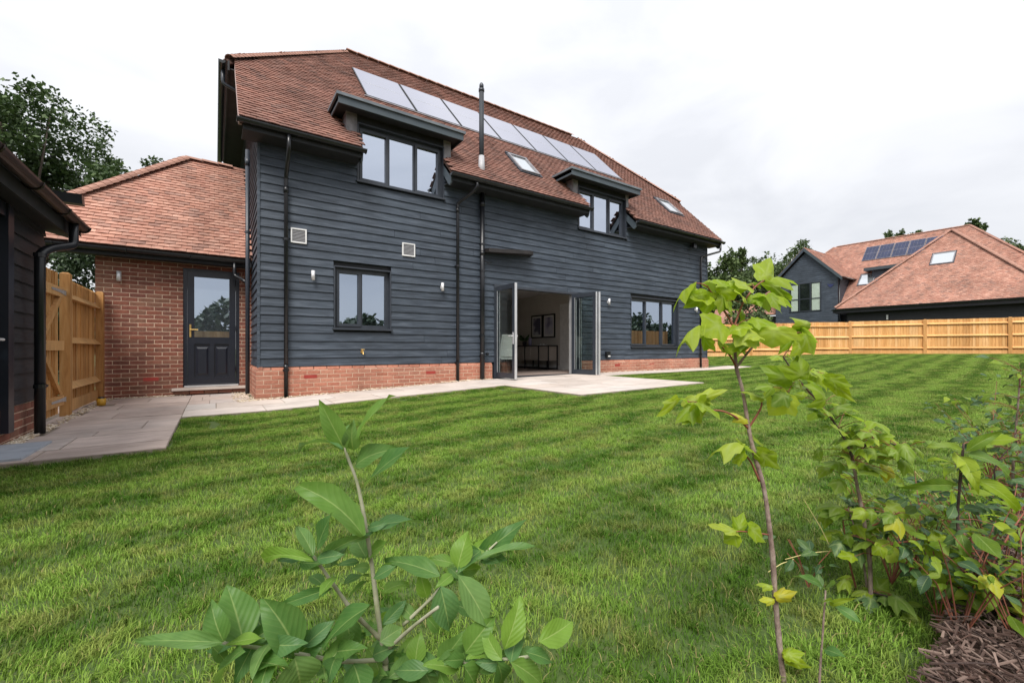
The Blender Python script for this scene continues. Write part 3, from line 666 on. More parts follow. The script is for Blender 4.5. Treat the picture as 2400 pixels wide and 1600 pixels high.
# -- dormers
def dormer(D, E_, R0, R1, Yr=8.15, ztop=4.60):
    d = MB().box(D[0]+.02, D[1]-.02, YF+.14, YF+.16, 4.1, 4.2).build('dormer', M['soffit'], house)
    yb = 8.03 + (ztop-3.66)/T46 + .03
    # roof slab with the flat capping
    MB().box(R0, R1, Yr+.012, yb, ztop-.115, ztop-.03).build('dormer_roof', M['soffit'], d)
    MB().box(R0+.02, R1-.02, Yr, Yr+.03, ztop-.165, ztop-.035).build('dormer_fascia', M['fascia'], d)
    for xa_ in (R0, R1-.02): MB().box(xa_, xa_+.02, Yr, yb-.05, ztop-.165, ztop-.035).build('dormer_side_fascia', M['fascia'], d)
    MB().box(R0-.035, R1+.035, Yr-.035, yb, ztop-.03, ztop+.022).build('dormer_capping', mat('dormer_capping', [(.10,.12,.14),(.15,.17,.19)], .5, 6), d)
    for a, b in ((D[0], W[0]), (W[1], D[1])):
        MB().box(a, b, YF-.012, YF+.10, 3.9, ztop-.115).build('lead_panel', M['lead'], d)
    MB().box(D[0]+.004, D[1]-.004, YF+.012, YF+.03, 4.33, ztop-.115).build('head_board', M['soffit'], d)
    for x in (D[0], D[1]-.03):
        mb = MB(); mb.prism([(x, YF+.10, 4.10), (x, YF+.10, ztop-.115), (x, yb-.05, ztop-.115), (x, yb-.05, ztop-.20)], (.03, 0, 0)); mb.build('dormer_cheek', M['lead'], d)
    return d
W = W_UP1; dormer(D1, E1, 1.82, 4.36); W = W_UP2; dormer(D2, E2, 7.46, 10.12)
# -- solar panels lie on the roof
nrm = Vector((0, -s46, c46)); np_ = 7;  pw = (SOL[1]-SOL[0])/np_
OS = Vector(O)
for i in range(np_):
    a, b = SOL[0]+i*pw+.016, SOL[0]+(i+1)*pw-.016; s0, s1 = SOL[2], SOL[3]
    mb = MB(OS, (1, 0, 0), US, nrm); mb.box(a, b, s0, s1, .03, .062)
    pn = mb.build('solar_panel', M['black'], roof)
    MB(OS, (1, 0, 0), US, nrm).box(a+.026, b-.026, s0+.026, s1-.026, .0605, .064).build('solar_glass', M['solar'], pn)
for i in range(np_): MB(OS, (1, 0, 0), US, nrm).box(SOL[0]+i*pw+.06, SOL[0]+(i+1)*pw-.06, (SOL[2]+SOL[3])/2-.006, (SOL[2]+SOL[3])/2+.006, .064, .0655).build('panel_centre_line', M['alu'], roof)
MB(OS, (1, 0, 0), US, nrm).box(SOL[0]-.03, SOL[1]+.03, SOL[2]-.05, SOL[2]-.01, .02, .058).build('solar_rail', M['lead'], roof)
# -- rooflights
def rooflight(parent, Op, ux, us, q, nn, gm):
    a, b, s0, s1 = q; mb = MB(Op, ux, us, nn)
    mb.box(a-.05, b+.05, s0-.06, s0, .01, .055); mb.box(a-.05, b+.05, s1, s1+.06, .01, .075); mb.box(a-.05, a, s0, s1, .01, .06); mb.box(b, b+.05, s0, s1, .01, .06)
    rl = mb.build('rooflight', M['frame'], parent)
    mb = MB(Op, ux, us, nn); f = .05
    mb.box(a, a+f, s0, s1, .02, .085); mb.box(b-f, b, s0, s1, .02, .085); mb.box(a+f, b-f, s0, s0+f, .02, .085); mb.box(a+f, b-f, s1-f, s1, .02, .085)
    mb.build('sash', M['lead'], rl)
    MB(Op, ux, us, nn).box(a+f, b-f, s0+f, s1-f, .05, .058).build('pane', gm, rl)
M['rlglass'] = glassmat('rooflight_glass', .62, (.92,.95,.97), 0.0, dark=(.25,.27,.28))
rooflight(roof, OS, (1, 0, 0), US, RL1, nrm, M['rlglass']); rooflight(roof, OS, (1, 0, 0), US, RL2, nrm, M['rlglass'])
# -- flue
fx, fy = 4.95, 8.40
M['matte'] = mat('matte_charcoal', [(.022,.027,.035),(.030,.036,.045)], .7, 6)
fl = MB().tube([(fx, fy, 3.98), (fx, fy, 5.86)], .055, 16).build('flue', M['matte'], house, smooth=True)
MB().tube([(fx, fy, 3.85), (fx, fy, 4.35)], [.085, .062], 14).build('flue_flashing', mat('flue_flashing', [(.36,.36,.38),(.46,.46,.48)], .5, 9), fl, smooth=True)
mb = MB(); mb.tube([(fx, fy, 5.80), (fx, fy, 5.86)], .066, 14); mb.tube([(fx, fy, 5.86), (fx, fy, 5.95), (fx, fy, 5.99)], [.05, .05, .03], 14); mb.build('flue_cap', M['frame'], fl, smooth=True)
# -- downpipes
def pipe(parent, pts, r=.034, name='downpipe', clips=(), material=None, sleeves=()):
    # rounded bends
    q = [Vector(pts[0])]
    for i in range(1, len(pts)-1):
        a, b, c = Vector(pts[i-1]), Vector(pts[i]), Vector(pts[i+1]); t = min(.05, (a-b).length*.4, (c-b).length*.4)
        p, s = b+(a-b).normalized()*t, b+(c-b).normalized()*t
        q += [p, p*.25+b*.5+s*.25, s]
    q.append(Vector(pts[-1]))
    dp = MB().tube(q, r, 12).build(name, material or M['black'], parent, smooth=True)
    for z in clips:
        x, y = pts[-1][0], pts[-1][1]; mb = MB(); mb.tube([(x, y, z-.02), (x, y, z+.02)], r+.008, 12); mb.box(x-.05, x+.05, y+.01, y+.05, z-.012, z+.012); mb.build('pipe_clip', material or M['black'], dp)
    for (z0, z1) in sleeves:
        x, y = pts[-1][0], pts[-1][1]; MB().tube([(x, y, z0), (x, y, z1)], r+.006, 12).build('pipe_socket', material or M['black'], dp, smooth=True)
    return dp
yp = 8.385
pipe(house, [(1.01, 8.02, 3.58), (1.01, 8.02, 3.36), (1.01, 8.12, 3.20), (1.01, yp, 2.98), (1.01, yp, gz(1.0)+.01)], clips=(-.37, 1.9), sleeves=((2.7, 2.82), (-.36, -.28)))
pipe(house, [(4.62, 8.02, 3.58), (4.62, 8.02, 3.46), (4.56, 8.12, 3.36), (4.34, yp, 3.16), (4.34, yp, gz(4.3)+.01)], clips=(-.3, 1.8), sleeves=((2.95, 3.07),))
pipe(house, [(4.955, yp-.01, 3.66), (4.955, yp-.01, gz(5)+.01)], r=.052, name='soil_pipe', clips=(2.35, 1.75, .3), sleeves=((3.2, 3.32), (2.1, 2.2), (-.16, -.08)))
pipe(house, [(14.12, 8.02, 3.58), (14.12, 8.02, 3.30), (13.60, yp, 3.12), (13.55, yp, 2.95), (13.55, yp, gz(13.5)+.01)], clips=(-.2, 1.6))
pipe(house, [(.50, 9.53, 3.75), (.50, 9.53, -.85)], r=.036, material=M['frame'], clips=(2.2,), sleeves=((3.45, 3.6),))
pipe(house, [(.12, 9.95, 5.36), (.12, 9.98, 5.10), (.50, 9.98, 4.98), (.52, 9.98, 4.7), (.52, 9.98, 4.4)], r=.034, material=M['frame'])
mb = MB(); mb.tube([(5.0, 8.37, 1.98), (5.12, 8.36, 1.94), (5.20, 8.35, 1.98)], .014, 6); mb.tube([(5.06, 8.37, -.12), (5.06, 8.30, -.12)], .03, 8); mb.build('pipe_bracket', M['black'], house)
# -- plank-like canopy over the doors
mb = MB(); mb.prism([(5.03, 8.44, 2.19), (5.03, 8.20, 2.16), (6.14, 8.16, 2.24), (6.30, 8.24, 2.25), (6.36, 8.44, 2.25)], (0, 0, .085))
mb.build('canopy_ledge', mat('brown_black_board', [(.012,.010,.010),(.022,.018,.018)], .6, 9), house)
# -- vent grilles, wall lights, tap, socket, security lamp
for x0, x1, z0, z1 in ((1.09, 1.345, 1.87, 2.13), (3.115, 3.385, 1.885, 2.15)):
    mb = MB(); y = YF-.05
    mb.box(x0, x1, y, YF-.02, z0, z0+.022); mb.box(x0, x1, y, YF-.02, z1-.022, z1); mb.box(x0, x0+.022, y, YF-.02, z0+.022, z1-.022); mb.box(x1-.022, x1, y, YF-.02, z0+.022, z1-.022)
    v = mb.build('vent_grille', M['white'], house)
    MB().box(x0+.022, x1-.022, YF-.038, YF-.02, z0+.022, z1-.022).build('vent_backing', mat('vent_backing_grey', [(.10,.10,.11),(.14,.14,.15)], .8, 8), v)  # even dark grey backing behind the slats
    for i in range(9):
        z = z0+.03+(z1-z0-.06)*i/8; mb = MB(); mb.prism([(x0+.022, y+.004, z-.005), (x0+.022, y+.012, z+.008), (x0+.022, y+.016, z+.006), (x0+.022, y+.008, z-.007)], (x1-x0-.044, 0, 0)); mb.build('vent_slat', M['vent'], v)
def walllight(parent, x, y, z, nrm_=(0, -1, 0)):
    mb = MB().box(x-.02, x+.02, y-.025, y+.01, z-.035, z+.035); wl = mb.build('wall_light', M['steel'], parent)
    MB().tube([(x, y-.055, z-.085), (x, y-.055, z+.085)], .032, 14).build('light_tube', M['steel'], wl, smooth=True)
for x in (1.443, 3.98, 9.08, 13.30): walllight(house, x, YF-.04, 1.315)
mb = MB(); mb.tube([(2.32, YF-.03, -.06), (2.32, YF-.10, -.06), (2.32, YF-.115, -.11)], .011, 8); mb.tube([(2.32, YF-.08, -.06), (2.32, YF-.08, -.02)], .008, 6); mb.tube([(2.285, YF-.08, -.015), (2.355, YF-.08, -.015)], .007, 6); mb.tube([(2.32, YF-.035, -.06), (2.32, YF-.025, -.06)], .028, 10)
mb.build('garden_tap', M['brass'], house)
mb = MB().box(8.98, 9.14, YF-.09, YF-.03, -.24, -.08); so = mb.build('outdoor_socket', M['black'], house); MB().box(9.04, 9.13, YF-.095, YF-.09, -.225, -.19).build('socket_label', M['white'], so)
mb = MB(); mb.tube([(13.06, YF-.03, 3.42), (13.06, YF-.16, 3.40)], .03, 8); mb.box(12.98, 13.14, YF-.20, YF-.13, 3.33, 3.50); mb.build('security_lamp', M['black'], house)

# -- folding doors
dl = MB().box(DOOR[0]+.3, DOOR[0]+.31, YF+.08, YF+.09, DOOR[3]-.03, DOOR[3]-.02).build('folding_door', M['frame'], house)
mb = MB(); x0, x1, z0, z1 = DOOR
mb.box(x0, x0+.05, YF-.034, YF+.13, z0, z1); mb.box(x1-.05, x1, YF-.034, YF+.13, z0, z1); mb.box(x0+.05, x1-.05, YF-.034, YF+.13, z1-.055, z1)
mb.box(x0+.05, x1-.05, YF-.03, YF+.12, z0-.02, z0+.018)
mb.build('door_frame', M['frame'], dl)
MB().box(x1-.20, x1-.165, YF-.02, YF+.10, z0+.02, z1-.06).build('jamb_strip', M['alu'], dl)
def leaf_door(p0, p1, zb=-.655, zt=1.43, handle=False, flip=1):
    p0 = Vector((p0[0], p0[1], 0)); p1 = Vector((p1[0], p1[1], 0)); d = (p1-p0); Lw = d.length; d.normalize(); n = Vector((-d.y, d.x, 0))
    t = .058; st = .105
    mb = MB(p0, d, n, (0, 0, 1))
    mb.box(0, st, -t/2, t/2, zb, zt); mb.box(Lw-st, Lw-.012, -t/2, t/2, zb, zt); mb.box(st, Lw-st, -t/2, t/2, zt-.10, zt); mb.box(st, Lw-st, -t/2, t/2, zb, zb+.115)
    o = mb.build('door_leaf', M['frame'], house)
    MB(p0, d, n, (0, 0, 1)).box(Lw-.012, Lw, -t/2, t/2, zb, zt).build('edge_strip', M['alu'], o)
    mb = MB(p0, d, n, (0, 0, 1))
    for k in (-1, 1): mb.box(st, st+.012, k*t/2, k*(t/2+.006), zb+.115, zt-.10)
    mb.build('glazing_bead', M['alu'], o)
    MB(p0, d, n, (0, 0, 1)).box(st, Lw-st, -.009, .009, zb+.115, zt-.10).build('pane', M['clear'], o)
    if handle:
        mb = MB(p0, d, n, (0, 0, 1)); s = -1
        for s in (-1, 1):
            mb.box(Lw-.075, Lw-.045, s*t/2, s*(t/2+.01), .10, .36); mb.tube([(Lw-.06, s*t/2, .28), (Lw-.06, s*(t/2+.05), .28), (Lw-.19, s*(t/2+.05), .28)], .009, 8)
        mb.build('handle', M['steel'], o)
    return o
leaf_door((5.38, 8.47), (5.36, 7.63), handle=True)
leaf_door((7.74, 8.44), (7.87, 7.68)); leaf_door((7.93, 8.44), (7.95, 7.66))

# -- the room behind the doors
RX0, RX1, RY0, RY1, RZ0, RZ1 = 3.2, 9.0, YF+.262, 13.4, -.66, 1.80
room = MB().box(RX0, RX1, RY0, RY1, RZ0-.1, RZ0).build('room_floor', M['carpet'], house)
mb = MB(); mb.box(RX1, RX1+.1, RY0, RY1, RZ0, RZ1); mb.box(RX0-.1, RX0, RY0, RY1, RZ0, RZ1); mb.box(RX0, RX1, RY1, RY1+.1, RZ0, RZ1)
mb.box(RX1-.002, RX1, RY0, RY1, RZ0, RZ0+.0); 
for a, b, z0_, z1_ in wall_cells(RX0, RX1, RZ0, RZ1, [(DOOR[0], DOOR[1], -2, DOOR[3])]): mb.box(a, b, RY0-.001, RY0+.02, z0_, z1_)
mb.build('room_wall', M['plaster'], house)
MB().box(RX0, RX1, RY0, RY1, RZ1, RZ1+.1).build('room_ceiling', M['white'], house)
MB().box(RX1-.02, RX1, 8.9, 13.3, RZ0, RZ0+.13).build('skirting', M['white'], house)
MB().box(RX1-.03, RX1-.004, 9.55, 10.35, RZ0, 1.4).build('door_architrave', M['white'], house)
for x in (4.1, 4.6, 5.1): pass
def picture(y0, y1, z0, z1, m, label):
    t = thing('framed_picture', label, 'picture', (RX1-.03, (y0+y1)/2, z0), 'pair of framed prints on the room wall')
    f = .04; X0, X1 = RX1-.04, RX1-.005; mb = MB()
    mb.box(X0, X1, y0, y1, z0, z0+f); mb.box(X0, X1, y0, y1, z1-f, z1); mb.box(X0, X1, y0, y0+f, z0+f, z1-f); mb.box(X0, X1, y1-f, y1, z0+f, z1-f); mb.build('frame', M['picframe'], t)
    MB().box(X0+.012, X1-.002, y0+f, y1-f, z0+f, z1-f).build('mount', M['mount'], t)
    MB().box(X0+.006, X0+.011, y0+.10, y1-.10, z0+.11, z1-.10).build('print', m, t)
picture(11.24, 11.84, .36, 1.13, M['art1'], 'dark abstract print in black frame, farther left of the two pictures over the sideboard')
picture(10.60, 11.20, .36, 1.13, M['art2'], 'pale grey abstract print in black frame, right of the two pictures over the sideboard')
sb = thing('sideboard', 'low pale sideboard on a black metal frame against the room wall inside the open doors', 'sideboard', (8.8, 11.3, RZ0))
mb = MB(); X0, X1, Y0, Y1 = 8.58, 8.97, 10.45, 12.2
for y in (Y0, 10.95, 11.7, Y1-.03): mb.box(X0, X0+.03, y, y+.03, RZ0, .08); mb.box(X1-.03, X1, y, y+.03, RZ0, .08)
mb.box(X0, X1, Y0, Y1, .08, .11); mb.box(X0, X1, Y0, Y1, RZ0+.02, RZ0+.05); mb.build('metal_frame', M['picframe'], sb)
MB().box(X0+.03, X1-.03, Y0+.03, Y1-.03, -.38, .08).build('cabinet', M['cabinet'], sb)
for y in (10.97, 11.38, 11.79): MB().box(X0+.015, X0+.03, y+.02, y+.38, -.36, .02).build('cabinet_door', M['cabinet'], sb)
v = thing('vase', 'slim lavender vase standing on the sideboard beside the green plant', 'vase', (8.75, 11.62, .11))
MB().tube([(8.75, 11.62, .11), (8.75, 11.62, .22), (8.75, 11.62, .36)], [.05, .055, .045], 12).build('vase_body', mat('lavender_glaze', [(.30,.27,.45),(.36,.33,.5)], .4, 5), v, smooth=True)
c = thing('candle_tray', 'small pale tray on the sideboard under the right picture', 'tray', (8.75, 10.95, .11))
mb = MB(); mb.box(8.66, 8.84, 10.8, 11.15, .11, .125); mb.build('tray_base', M['white'], c); mb = MB(); mb.tube([(8.75, 10.9, .125), (8.75, 10.9, .17)], .03, 10); mb.tube([(8.75, 11.05, .125), (8.75, 11.05, .16)], .025, 10); mb.build('candle', M['white'], c)
pp = thing('house_plant', 'small dark green house plant in a black pot on the sideboard', 'house plant', (8.75, 11.95, .11))
MB().tube([(8.75, 11.95, .11), (8.75, 11.95, .24)], [.06, .08], 12).build('pot', M['picframe'], pp, smooth=True)
def ell_leaf(nseg=6, fold=.18, curl=.25, wf=1.0, seed=0, tw=.0):
    """unit leaf: base at origin, tip at (0,1,0), half width .5*wf; z up"""
    r = random.Random(seed); V = []; F = []; vein = []
    cols = (-1, -.55, -.07, 0, .07, .55, 1)
    for i in range(nseg+1):
        t = i/nseg; wd = .5*wf*(math.sin(math.pi*t**.78)**.9*(1.06-.32*t**3) if 0 < t < 1 else .012); zc = -curl*(t**2) + .06*math.sin(t*3)
        wav = .055*math.sin(t*8 + seed*1.7)
        for c_ in cols:
            x = c_*wd; z = zc + fold*abs(c_)*wd*2*.5 + wav*c_*abs(c_)*(1 if r.random() > .1 else .5) + tw*c_*t*.2
            V.append((x, t + .05*abs(c_)*math.sin(math.pi*t), z)); vein.append(1.0 if c_ == 0 else 0.0)
    n = 7
    for i in range(nseg):
        for j in range(6): F.append((i*n+j, i*n+j+1, (i+1)*n+j+1, (i+1)*n+j))
    return V, F, vein
def maple_leaf(seed=0, curl=.2):
    r = random.Random(seed)
    out_ = [(0, 0), (.20, -.06), (.38, .0), (.50, .08), (.50, .22), (.60, .36), (.64, .52), (.50, .56), (.38, .60), (.30, .72), (.17, .86), (.0, 1.0)]
    pts = out_ + [(-x, y) for x, y in out_[-2:0:-1]]
    pts = [(x + r.uniform(-.02, .02), y + r.uniform(-.02, .02)) for x, y in pts]
    V = [(0, .22, .0)]; vein = [1.0]
    for x, y in pts:
        V.append((x, y, .16*abs(x) - curl*(abs(x)**2*2.2 + 1.3*max(0, y-.2)**2) + .05*math.sin(x*9+seed) + r.uniform(-.03, .03))); vein.append(0)
    for x, y in pts:
        V.append((x*.5, .22+(y-.22)*.5, .10*abs(x) - curl*.5*(x*x + max(0, y-.2)**2) + .035*math.sin(abs(x)*9 + y*9 + seed))); vein.append(.0)
    n = len(pts); F = []
    for i in range(n):
        j = (i+1) % n; F.append((1+n+i, 1+n+j, 0)); F.append((1+i, 1+j, 1+n+j, 1+n+i))
    for k in (11, 6, n-6): vein[1+k] = .3; vein[1+n+k] = .8
    return V, F, vein
LEAFM = {}
def leaf_mesh(kind, material):
    key = (kind, material)
    if key not in LEAFM:
        lst = []
        for s in range(6):
            V, F, vn = (maple_leaf(s, (.15, .45, .7, .3, .9, .55)[s]) if kind == 'maple' else ell_leaf(7, .22, (.1, .3, .45, .2, -.1, .35)[s], .5 if kind == 'ell' else .42, s, tw=(0, .6, -.6, .3, 0, -.4)[s]))
            me = mesh_data('leaf', V, F, M[material], True)
            at = me.attributes.new('vein', 'FLOAT', 'POINT'); at.data.foreach_set('value', vn)
            at = me.attributes.new('lt', 'FLOAT', 'POINT'); at.data.foreach_set('value', [v[1]*(7 if kind != 'maple' else 3) - abs(v[0])*(12 if kind != 'maple' else 4) for v in V]); lst.append(me)
        LEAFM[key] = lst
    return LEAFM[key]
def add_leaf(plant, base, tip, width, kind, material, roll=0, facing=None):
    """width is the real full width in metres"""
    base, tip = Vector(base), Vector(tip); y = tip-base; Ln = y.length; y.normalize()
    f = facing if facing is not None else Vector((-SN*.7, -CS*.7, .75)).normalized()
    z = (f - y*f.dot(y)).normalized(); z = Matrix.Rotation(roll, 3, y) @ z; x = y.cross(z)
    wr = {'ell': .5, 'lance': .42, 'maple': 1.2}[kind]
    me = random.choice(leaf_mesh(kind, material)); sx = width/wr
    link('leaf', me, plant, M=frameM(base, x*sx, y*Ln, z*max(Ln*.8, sx*.5)))
for i in range(22):
    a = random.uniform(0, 6.28); b = Vector((8.75, 11.95, .24)); q = b + Vector((math.cos(a)*.18, math.sin(a)*.18, random.uniform(.05, .28)))
    add_leaf(pp, b + (q-b)*.2, q, .05, 'ell', 'leafD', random.uniform(-1, 1))
# dining chair with its back to the garden, and the table edge
ch = thing('dining_chair', 'pale sage upholstered dining chair just inside the open doors', 'chair', (6.16, 9.30, RZ0))
def rpanel(mb, pts0, pts1, th):  # quad strip panel between two curves
    for i in range(len(pts0)-1): mb.prism([pts0[i], pts0[i+1], pts1[i+1], pts1[i]], th)
cxx, cyy = 6.16, 9.08
mb = MB()
prof = [(cyy+.02, -.20), (cyy+.0, 0), (cyy-.05, .22), (cyy-.10, .36)]
for k in range(8):
    a0 = -.24+.48*k/8; a1 = -.24+.48*(k+1)/8
    f0 = .35*(a0/.24)**2*.12; f1 = .35*(a1/.24)**2*.12
    for (y0_, z0_), (y1_, z1_) in zip(prof, prof[1:]):
        nrow = 1 - .12*max(0, z1_-.1); mb.prism([(cxx+a0, y0_+f0, z0_), (cxx+a1, y0_+f1, z0_), (cxx+a1*nrow, y1_+f1, z1_), (cxx+a0*nrow, y1_+f0, z1_)], (0, .06, 0))
mb.build('backrest', M['uphol'], ch)
mb = MB().box(cxx-.24, cxx+.24, cyy+.06, cyy+.50, -.24, -.13); mb.box(cxx-.22, cxx+.22, cyy+.04, cyy+.48, -.27, -.24); mb.build('seat', M['uphol'], ch)
for sx in (-1, 1):
    for sy in (0, 1): MB().tube([(cxx+sx*.20, cyy+.08+sy*.36, -.26), (cxx+sx*.22, cyy+.06+sy*.40, RZ0)], [.02, .012], 8).build('leg', M['darkwood'], ch)
tb = thing('dining_table', 'dark dining table seen behind the glass of the open door leaf', 'table', (4.9, 10.2, RZ0))
MB().box(4.2, 6.4, 9.75, 10.75, .06, .10).build('table_top', M['darkwood'], tb)
for x in (4.3, 6.25):
    for y in (9.85, 10.6): MB().box(x, x+.06, y, y+.06, RZ0, .06).build('leg', M['darkwood'], tb)

# ================================================================ brick annex (joined to the house, built as part of it)
AY = 10.15; AX0 = -1.70; AX1 = XL+.02
ax = MB().box(AX0+.06, AX1, AY+.03, AY+.2, -.95, 1.62).V
mb = MB()
AD = (-.50, .395, -.72, 1.53)
for a, b, z0, z1 in wall_cells(AX0+.03, AX1-.03, -.95, 1.72, [AD]): mb.box(a, b, AY+.022, AY+.22, z0, z1)
mb.box(AX0+.03, AX0+.2, AY+.22, 14.6, -.95, 1.72)
annex = mb.build('annex_wall', M['mortar'], house)
brickwork(annex, (0, AY, 0), (1, 0, 0), (0, -1, 0), AX0, AX1-.03, 1.74, lambda a: -.88, M['brick'], M['mortar'], holes=[(AD[0], AD[1], AD[2]-.05, AD[3])], limit=290)
brickwork(annex, (AX0, 0, 0), (0, 1, 0), (-1, 0, 0), AY+.0, 14.6, 1.74, lambda a: -.88, M['brick'], M['mortar'], limit=0)
MB().box(-1.07, -.855, AY-.004, AY+.02, -.585, -.52).build('weep_vent', M['redvent'], annex)
MB().box(-.66, .50, AY-.16, AY+.0, -.775, -.735).build('door_sill_slab', M['slab2'], annex)
ms = [frameM(Vector((-.62+i*.225, AY-.12, -.845)), Vector((1, 0, 0)), Vector((0, 1, 0)), Vector((0, 0, 1))) for i in range(5)]
pieces('step_brick', brick_proto(), ms, M['brick'], annex, .215)
# back door
bd = MB().box(AD[0]+.05, AD[1]-.05, AY+.115, AY+.12, AD[2], AD[2]+.01).build('back_door', M['doorblue'], house)
mb = MB(); x0, x1, z0, z1 = AD; f = .06; ya, yb = AY+.02, AY+.10
mb.box(x0, x0+f, ya, yb, z0, z1); mb.box(x1-f, x1, ya, yb, z0, z1); mb.box(x0+f, x1-f, ya, yb, z1-f, z1); mb.box(x0+f, x1-f, ya, yb, z0, z0+.035)
mb.build('frame', M['doorblue'], bd)
MB().box(x0+.02, x1-.02, AY-.01, AY+.03, z0-.006, z0+.022).build('threshold', M['alu'], bd)
X0, X1, Z0, Z1 = x0+f+.004, x1-f-.004, z0+.04, z1-f-.004; gx0, gx1, gz0, gz1 = X0+.105, X1-.105, .22, 1.37
mb = MB(); ya, yb = AY+.008, AY+.07
mb.box(X0, gx0, ya, yb, Z0, Z1); mb.box(gx1, X1, ya, yb, Z0, Z1); mb.box(gx0, gx1, ya, yb, gz1, Z1); mb.box(gx0, gx1, ya, yb, gz0-.13, gz0); mb.box(gx0, gx1, ya, yb, Z0, Z0+.13)
mb.box(gx0, gx1, ya+.02, yb, Z0+.13, gz0-.13)
lf = mb.build('door_panel', M['doorblue'], bd)
mb = MB(); mid = (gx0+gx1)/2
mb.box(mid-.035, mid+.035, ya-.001, ya+.03, Z0+.13, gz0-.13)
for a, b in ((gx0+.03, mid-.06), (mid+.06, gx1-.03)):
    c0, c1 = Z0+.18, gz0-.19; i = .03
    mb.add([(a, ya+.019, c0), (b, ya+.019, c0), (b, ya+.019, c1), (a, ya+.019, c1), (a+i, ya+.002, c0+i), (b-i, ya+.002, c0+i), (b-i, ya+.002, c1-i), (a+i, ya+.002, c1-i)], [(0,1,5,4), (1,2,6,5), (2,3,7,6), (3,0,4,7), (4,5,6,7)])
mb.build('raised_panel', M['doorblue'], bd)
MB().box(gx0-.004, gx1+.004, ya+.026, ya+.034, gz0-.004, gz1+.004).build('pane', M['glass'], bd)
mb = MB(); hx = X0+.045
mb.box(hx-.014, hx+.014, ya-.012, ya, .22, .46); mb.tube([(hx, ya-.01, .36), (hx, ya-.055, .36), (hx+.12, ya-.055, .36)], .010, 8); mb.build('handle', M['brass'], bd)
for z in (-.45, .35, 1.25): MB().tube([(X1-.012, ya-.012, z), (X1-.012, ya-.012, z+.10)], .013, 8).build('hinge', M['doorblue'], bd)
walllight(annex, -1.388, AY-.01, 1.27)
# annex roof
aroof = MB().box(-.4, .5, 12.2, 12.3, 4.0, 4.1).build('annex_roof', M['felt'], house)
AO = (0, 9.80, 1.73); rs = (12.27-9.80)/c46
roof_plane(aroof, AO, (1, 0, 0), US, [(-2.99, 0), (.60, 0), (.60, rs), (-.52, rs)], limit=0 if False else 300, material=M['tile2'])
lhp = Vector((c46, 0, s46))
roof_plane(aroof, (-2.99, 9.80, 1.73), (0, 1, 0), lhp, [(0, 0), (.6, 0), (1.6, .9), (3.0, rs-.5), (2.47, rs)], limit=0, material=M['tile2'], rest='hip_tile_field')
mb = MB(); mb.prism([(-1.75, 14.74, 1.70), (.6, 14.74, 1.70), (.6, 12.27, 4.26), (-.52, 12.27, 4.26), (-1.75, 13.5, 2.98)], (0, -.05, -.05)); mb.build('rear_roof_slope', M['tile2'], aroof)
ridge_tiles(aroof, (-.56, 12.27, 4.29), (.60, 12.27, 4.29), M['ridge'], .30)
bonnets(aroof, (-2.95, 9.84, 1.80), (-.54, 12.25, 4.29), M['ridge'], 60, r=.12, step=.14)
gutter(house, (-3.0, 9.76, 1.70), (.50, 9.76, 1.70), r=.06)
mb = MB(); mb.box(-2.95, .58, 9.83, 9.855, 1.58, 1.70); mb.box(-2.95, .58, 9.855, AY-.0, 1.60, 1.615); mb.build('eaves_soffit', M['soffit'], aroof)
pipe(house, [(.30, 9.76, 1.64), (.30, 9.80, 1.40), (.42, 9.66, 1.32), (.48, 9.56, 1.25)], r=.03)

# ================================================================ left garage / outbuilding
gar = thing('timber_outbuilding', 'black weatherboarded outbuilding with dark door at the left edge, its gutter overhead', 'outbuilding', (-1.6, 6.0, gz(-1.6)))
GX = -1.60; GY0 = 5.86; GY1 = 6.98
mb = MB(); mb.box(GX-.2, GX-.03, GY0, GY1-.03, -.95, 1.6); mb.box(-5.6, GX-.2, GY1-.2, GY1-.03, -.95, 1.6); mb.box(GX-.2, GX-.03, 3.2, 4.85, -.95, 1.6); mb.box(GX-.2, GX-.03, 4.85, GY0, 1.28, 1.6)
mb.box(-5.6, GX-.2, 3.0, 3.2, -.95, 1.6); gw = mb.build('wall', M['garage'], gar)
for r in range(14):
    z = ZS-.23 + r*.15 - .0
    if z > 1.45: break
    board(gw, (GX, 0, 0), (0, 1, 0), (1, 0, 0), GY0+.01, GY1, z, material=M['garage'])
    if z > 1.30: board(gw, (GX, 0, 0), (0, 1, 0), (1, 0, 0), 4.7, GY0, z, material=M['garage'])
brickwork(gw, (GX+.02, 0, 0), (0, 1, 0), (1, 0, 0), GY0-.45, GY1+.02, ZS-.235, lambda a: -.9, M['brick'], M['mortar'], limit=40)
mb = MB(); mb.box(GX-.05, GX+.075, GY0-.13, GY0+.0, -.76, 1.30); mb.box(GX-.05, GX+.06, 4.85, GY0-.13, 1.18, 1.30); dfr = mb.build('door_frame', M['doorblue'], gar)
dr = MB().box(GX-.04, GX+.01, 4.85, GY0-.13, -.74, 1.18).build('door', M['doorblue'], gar)
mb = MB(); mb.tube([(GX+.01, 5.63, .08), (GX+.07, 5.63, .08), (GX+.07, 5.50, .08)], .012, 8); mb.build('handle', M['steel'], dr)
MB().box(GX+.01, GX+.016, 5.57, 5.66, -.09, -.02).build('lock_cover', mat('pale_blue_tag', [(.35,.55,.75),(.4,.6,.8)], .5, 5), dr)
GE = -1.30; gez = 1.45
gutter(gar, (GE, 2.0, gez), (GE, 7.13, gez), r=.062, material=M['bronze'])
mb = MB(); mb.prism([(GE-.07, 2.0, gez-.02), (GE-.07, 7.10, gez-.02), (GE-.07, 7.10, gez-.16), (GE-.07, 2.0, gez-.16)], (-.03, 0, 0)); mb.prism([(GE-.10, 2.0, gez-.16), (GE-.10, 7.1, gez-.16), (GX-.03, 7.1, gez-.10), (GX-.03, 2.0, gez-.10)], (0, 0, .02))
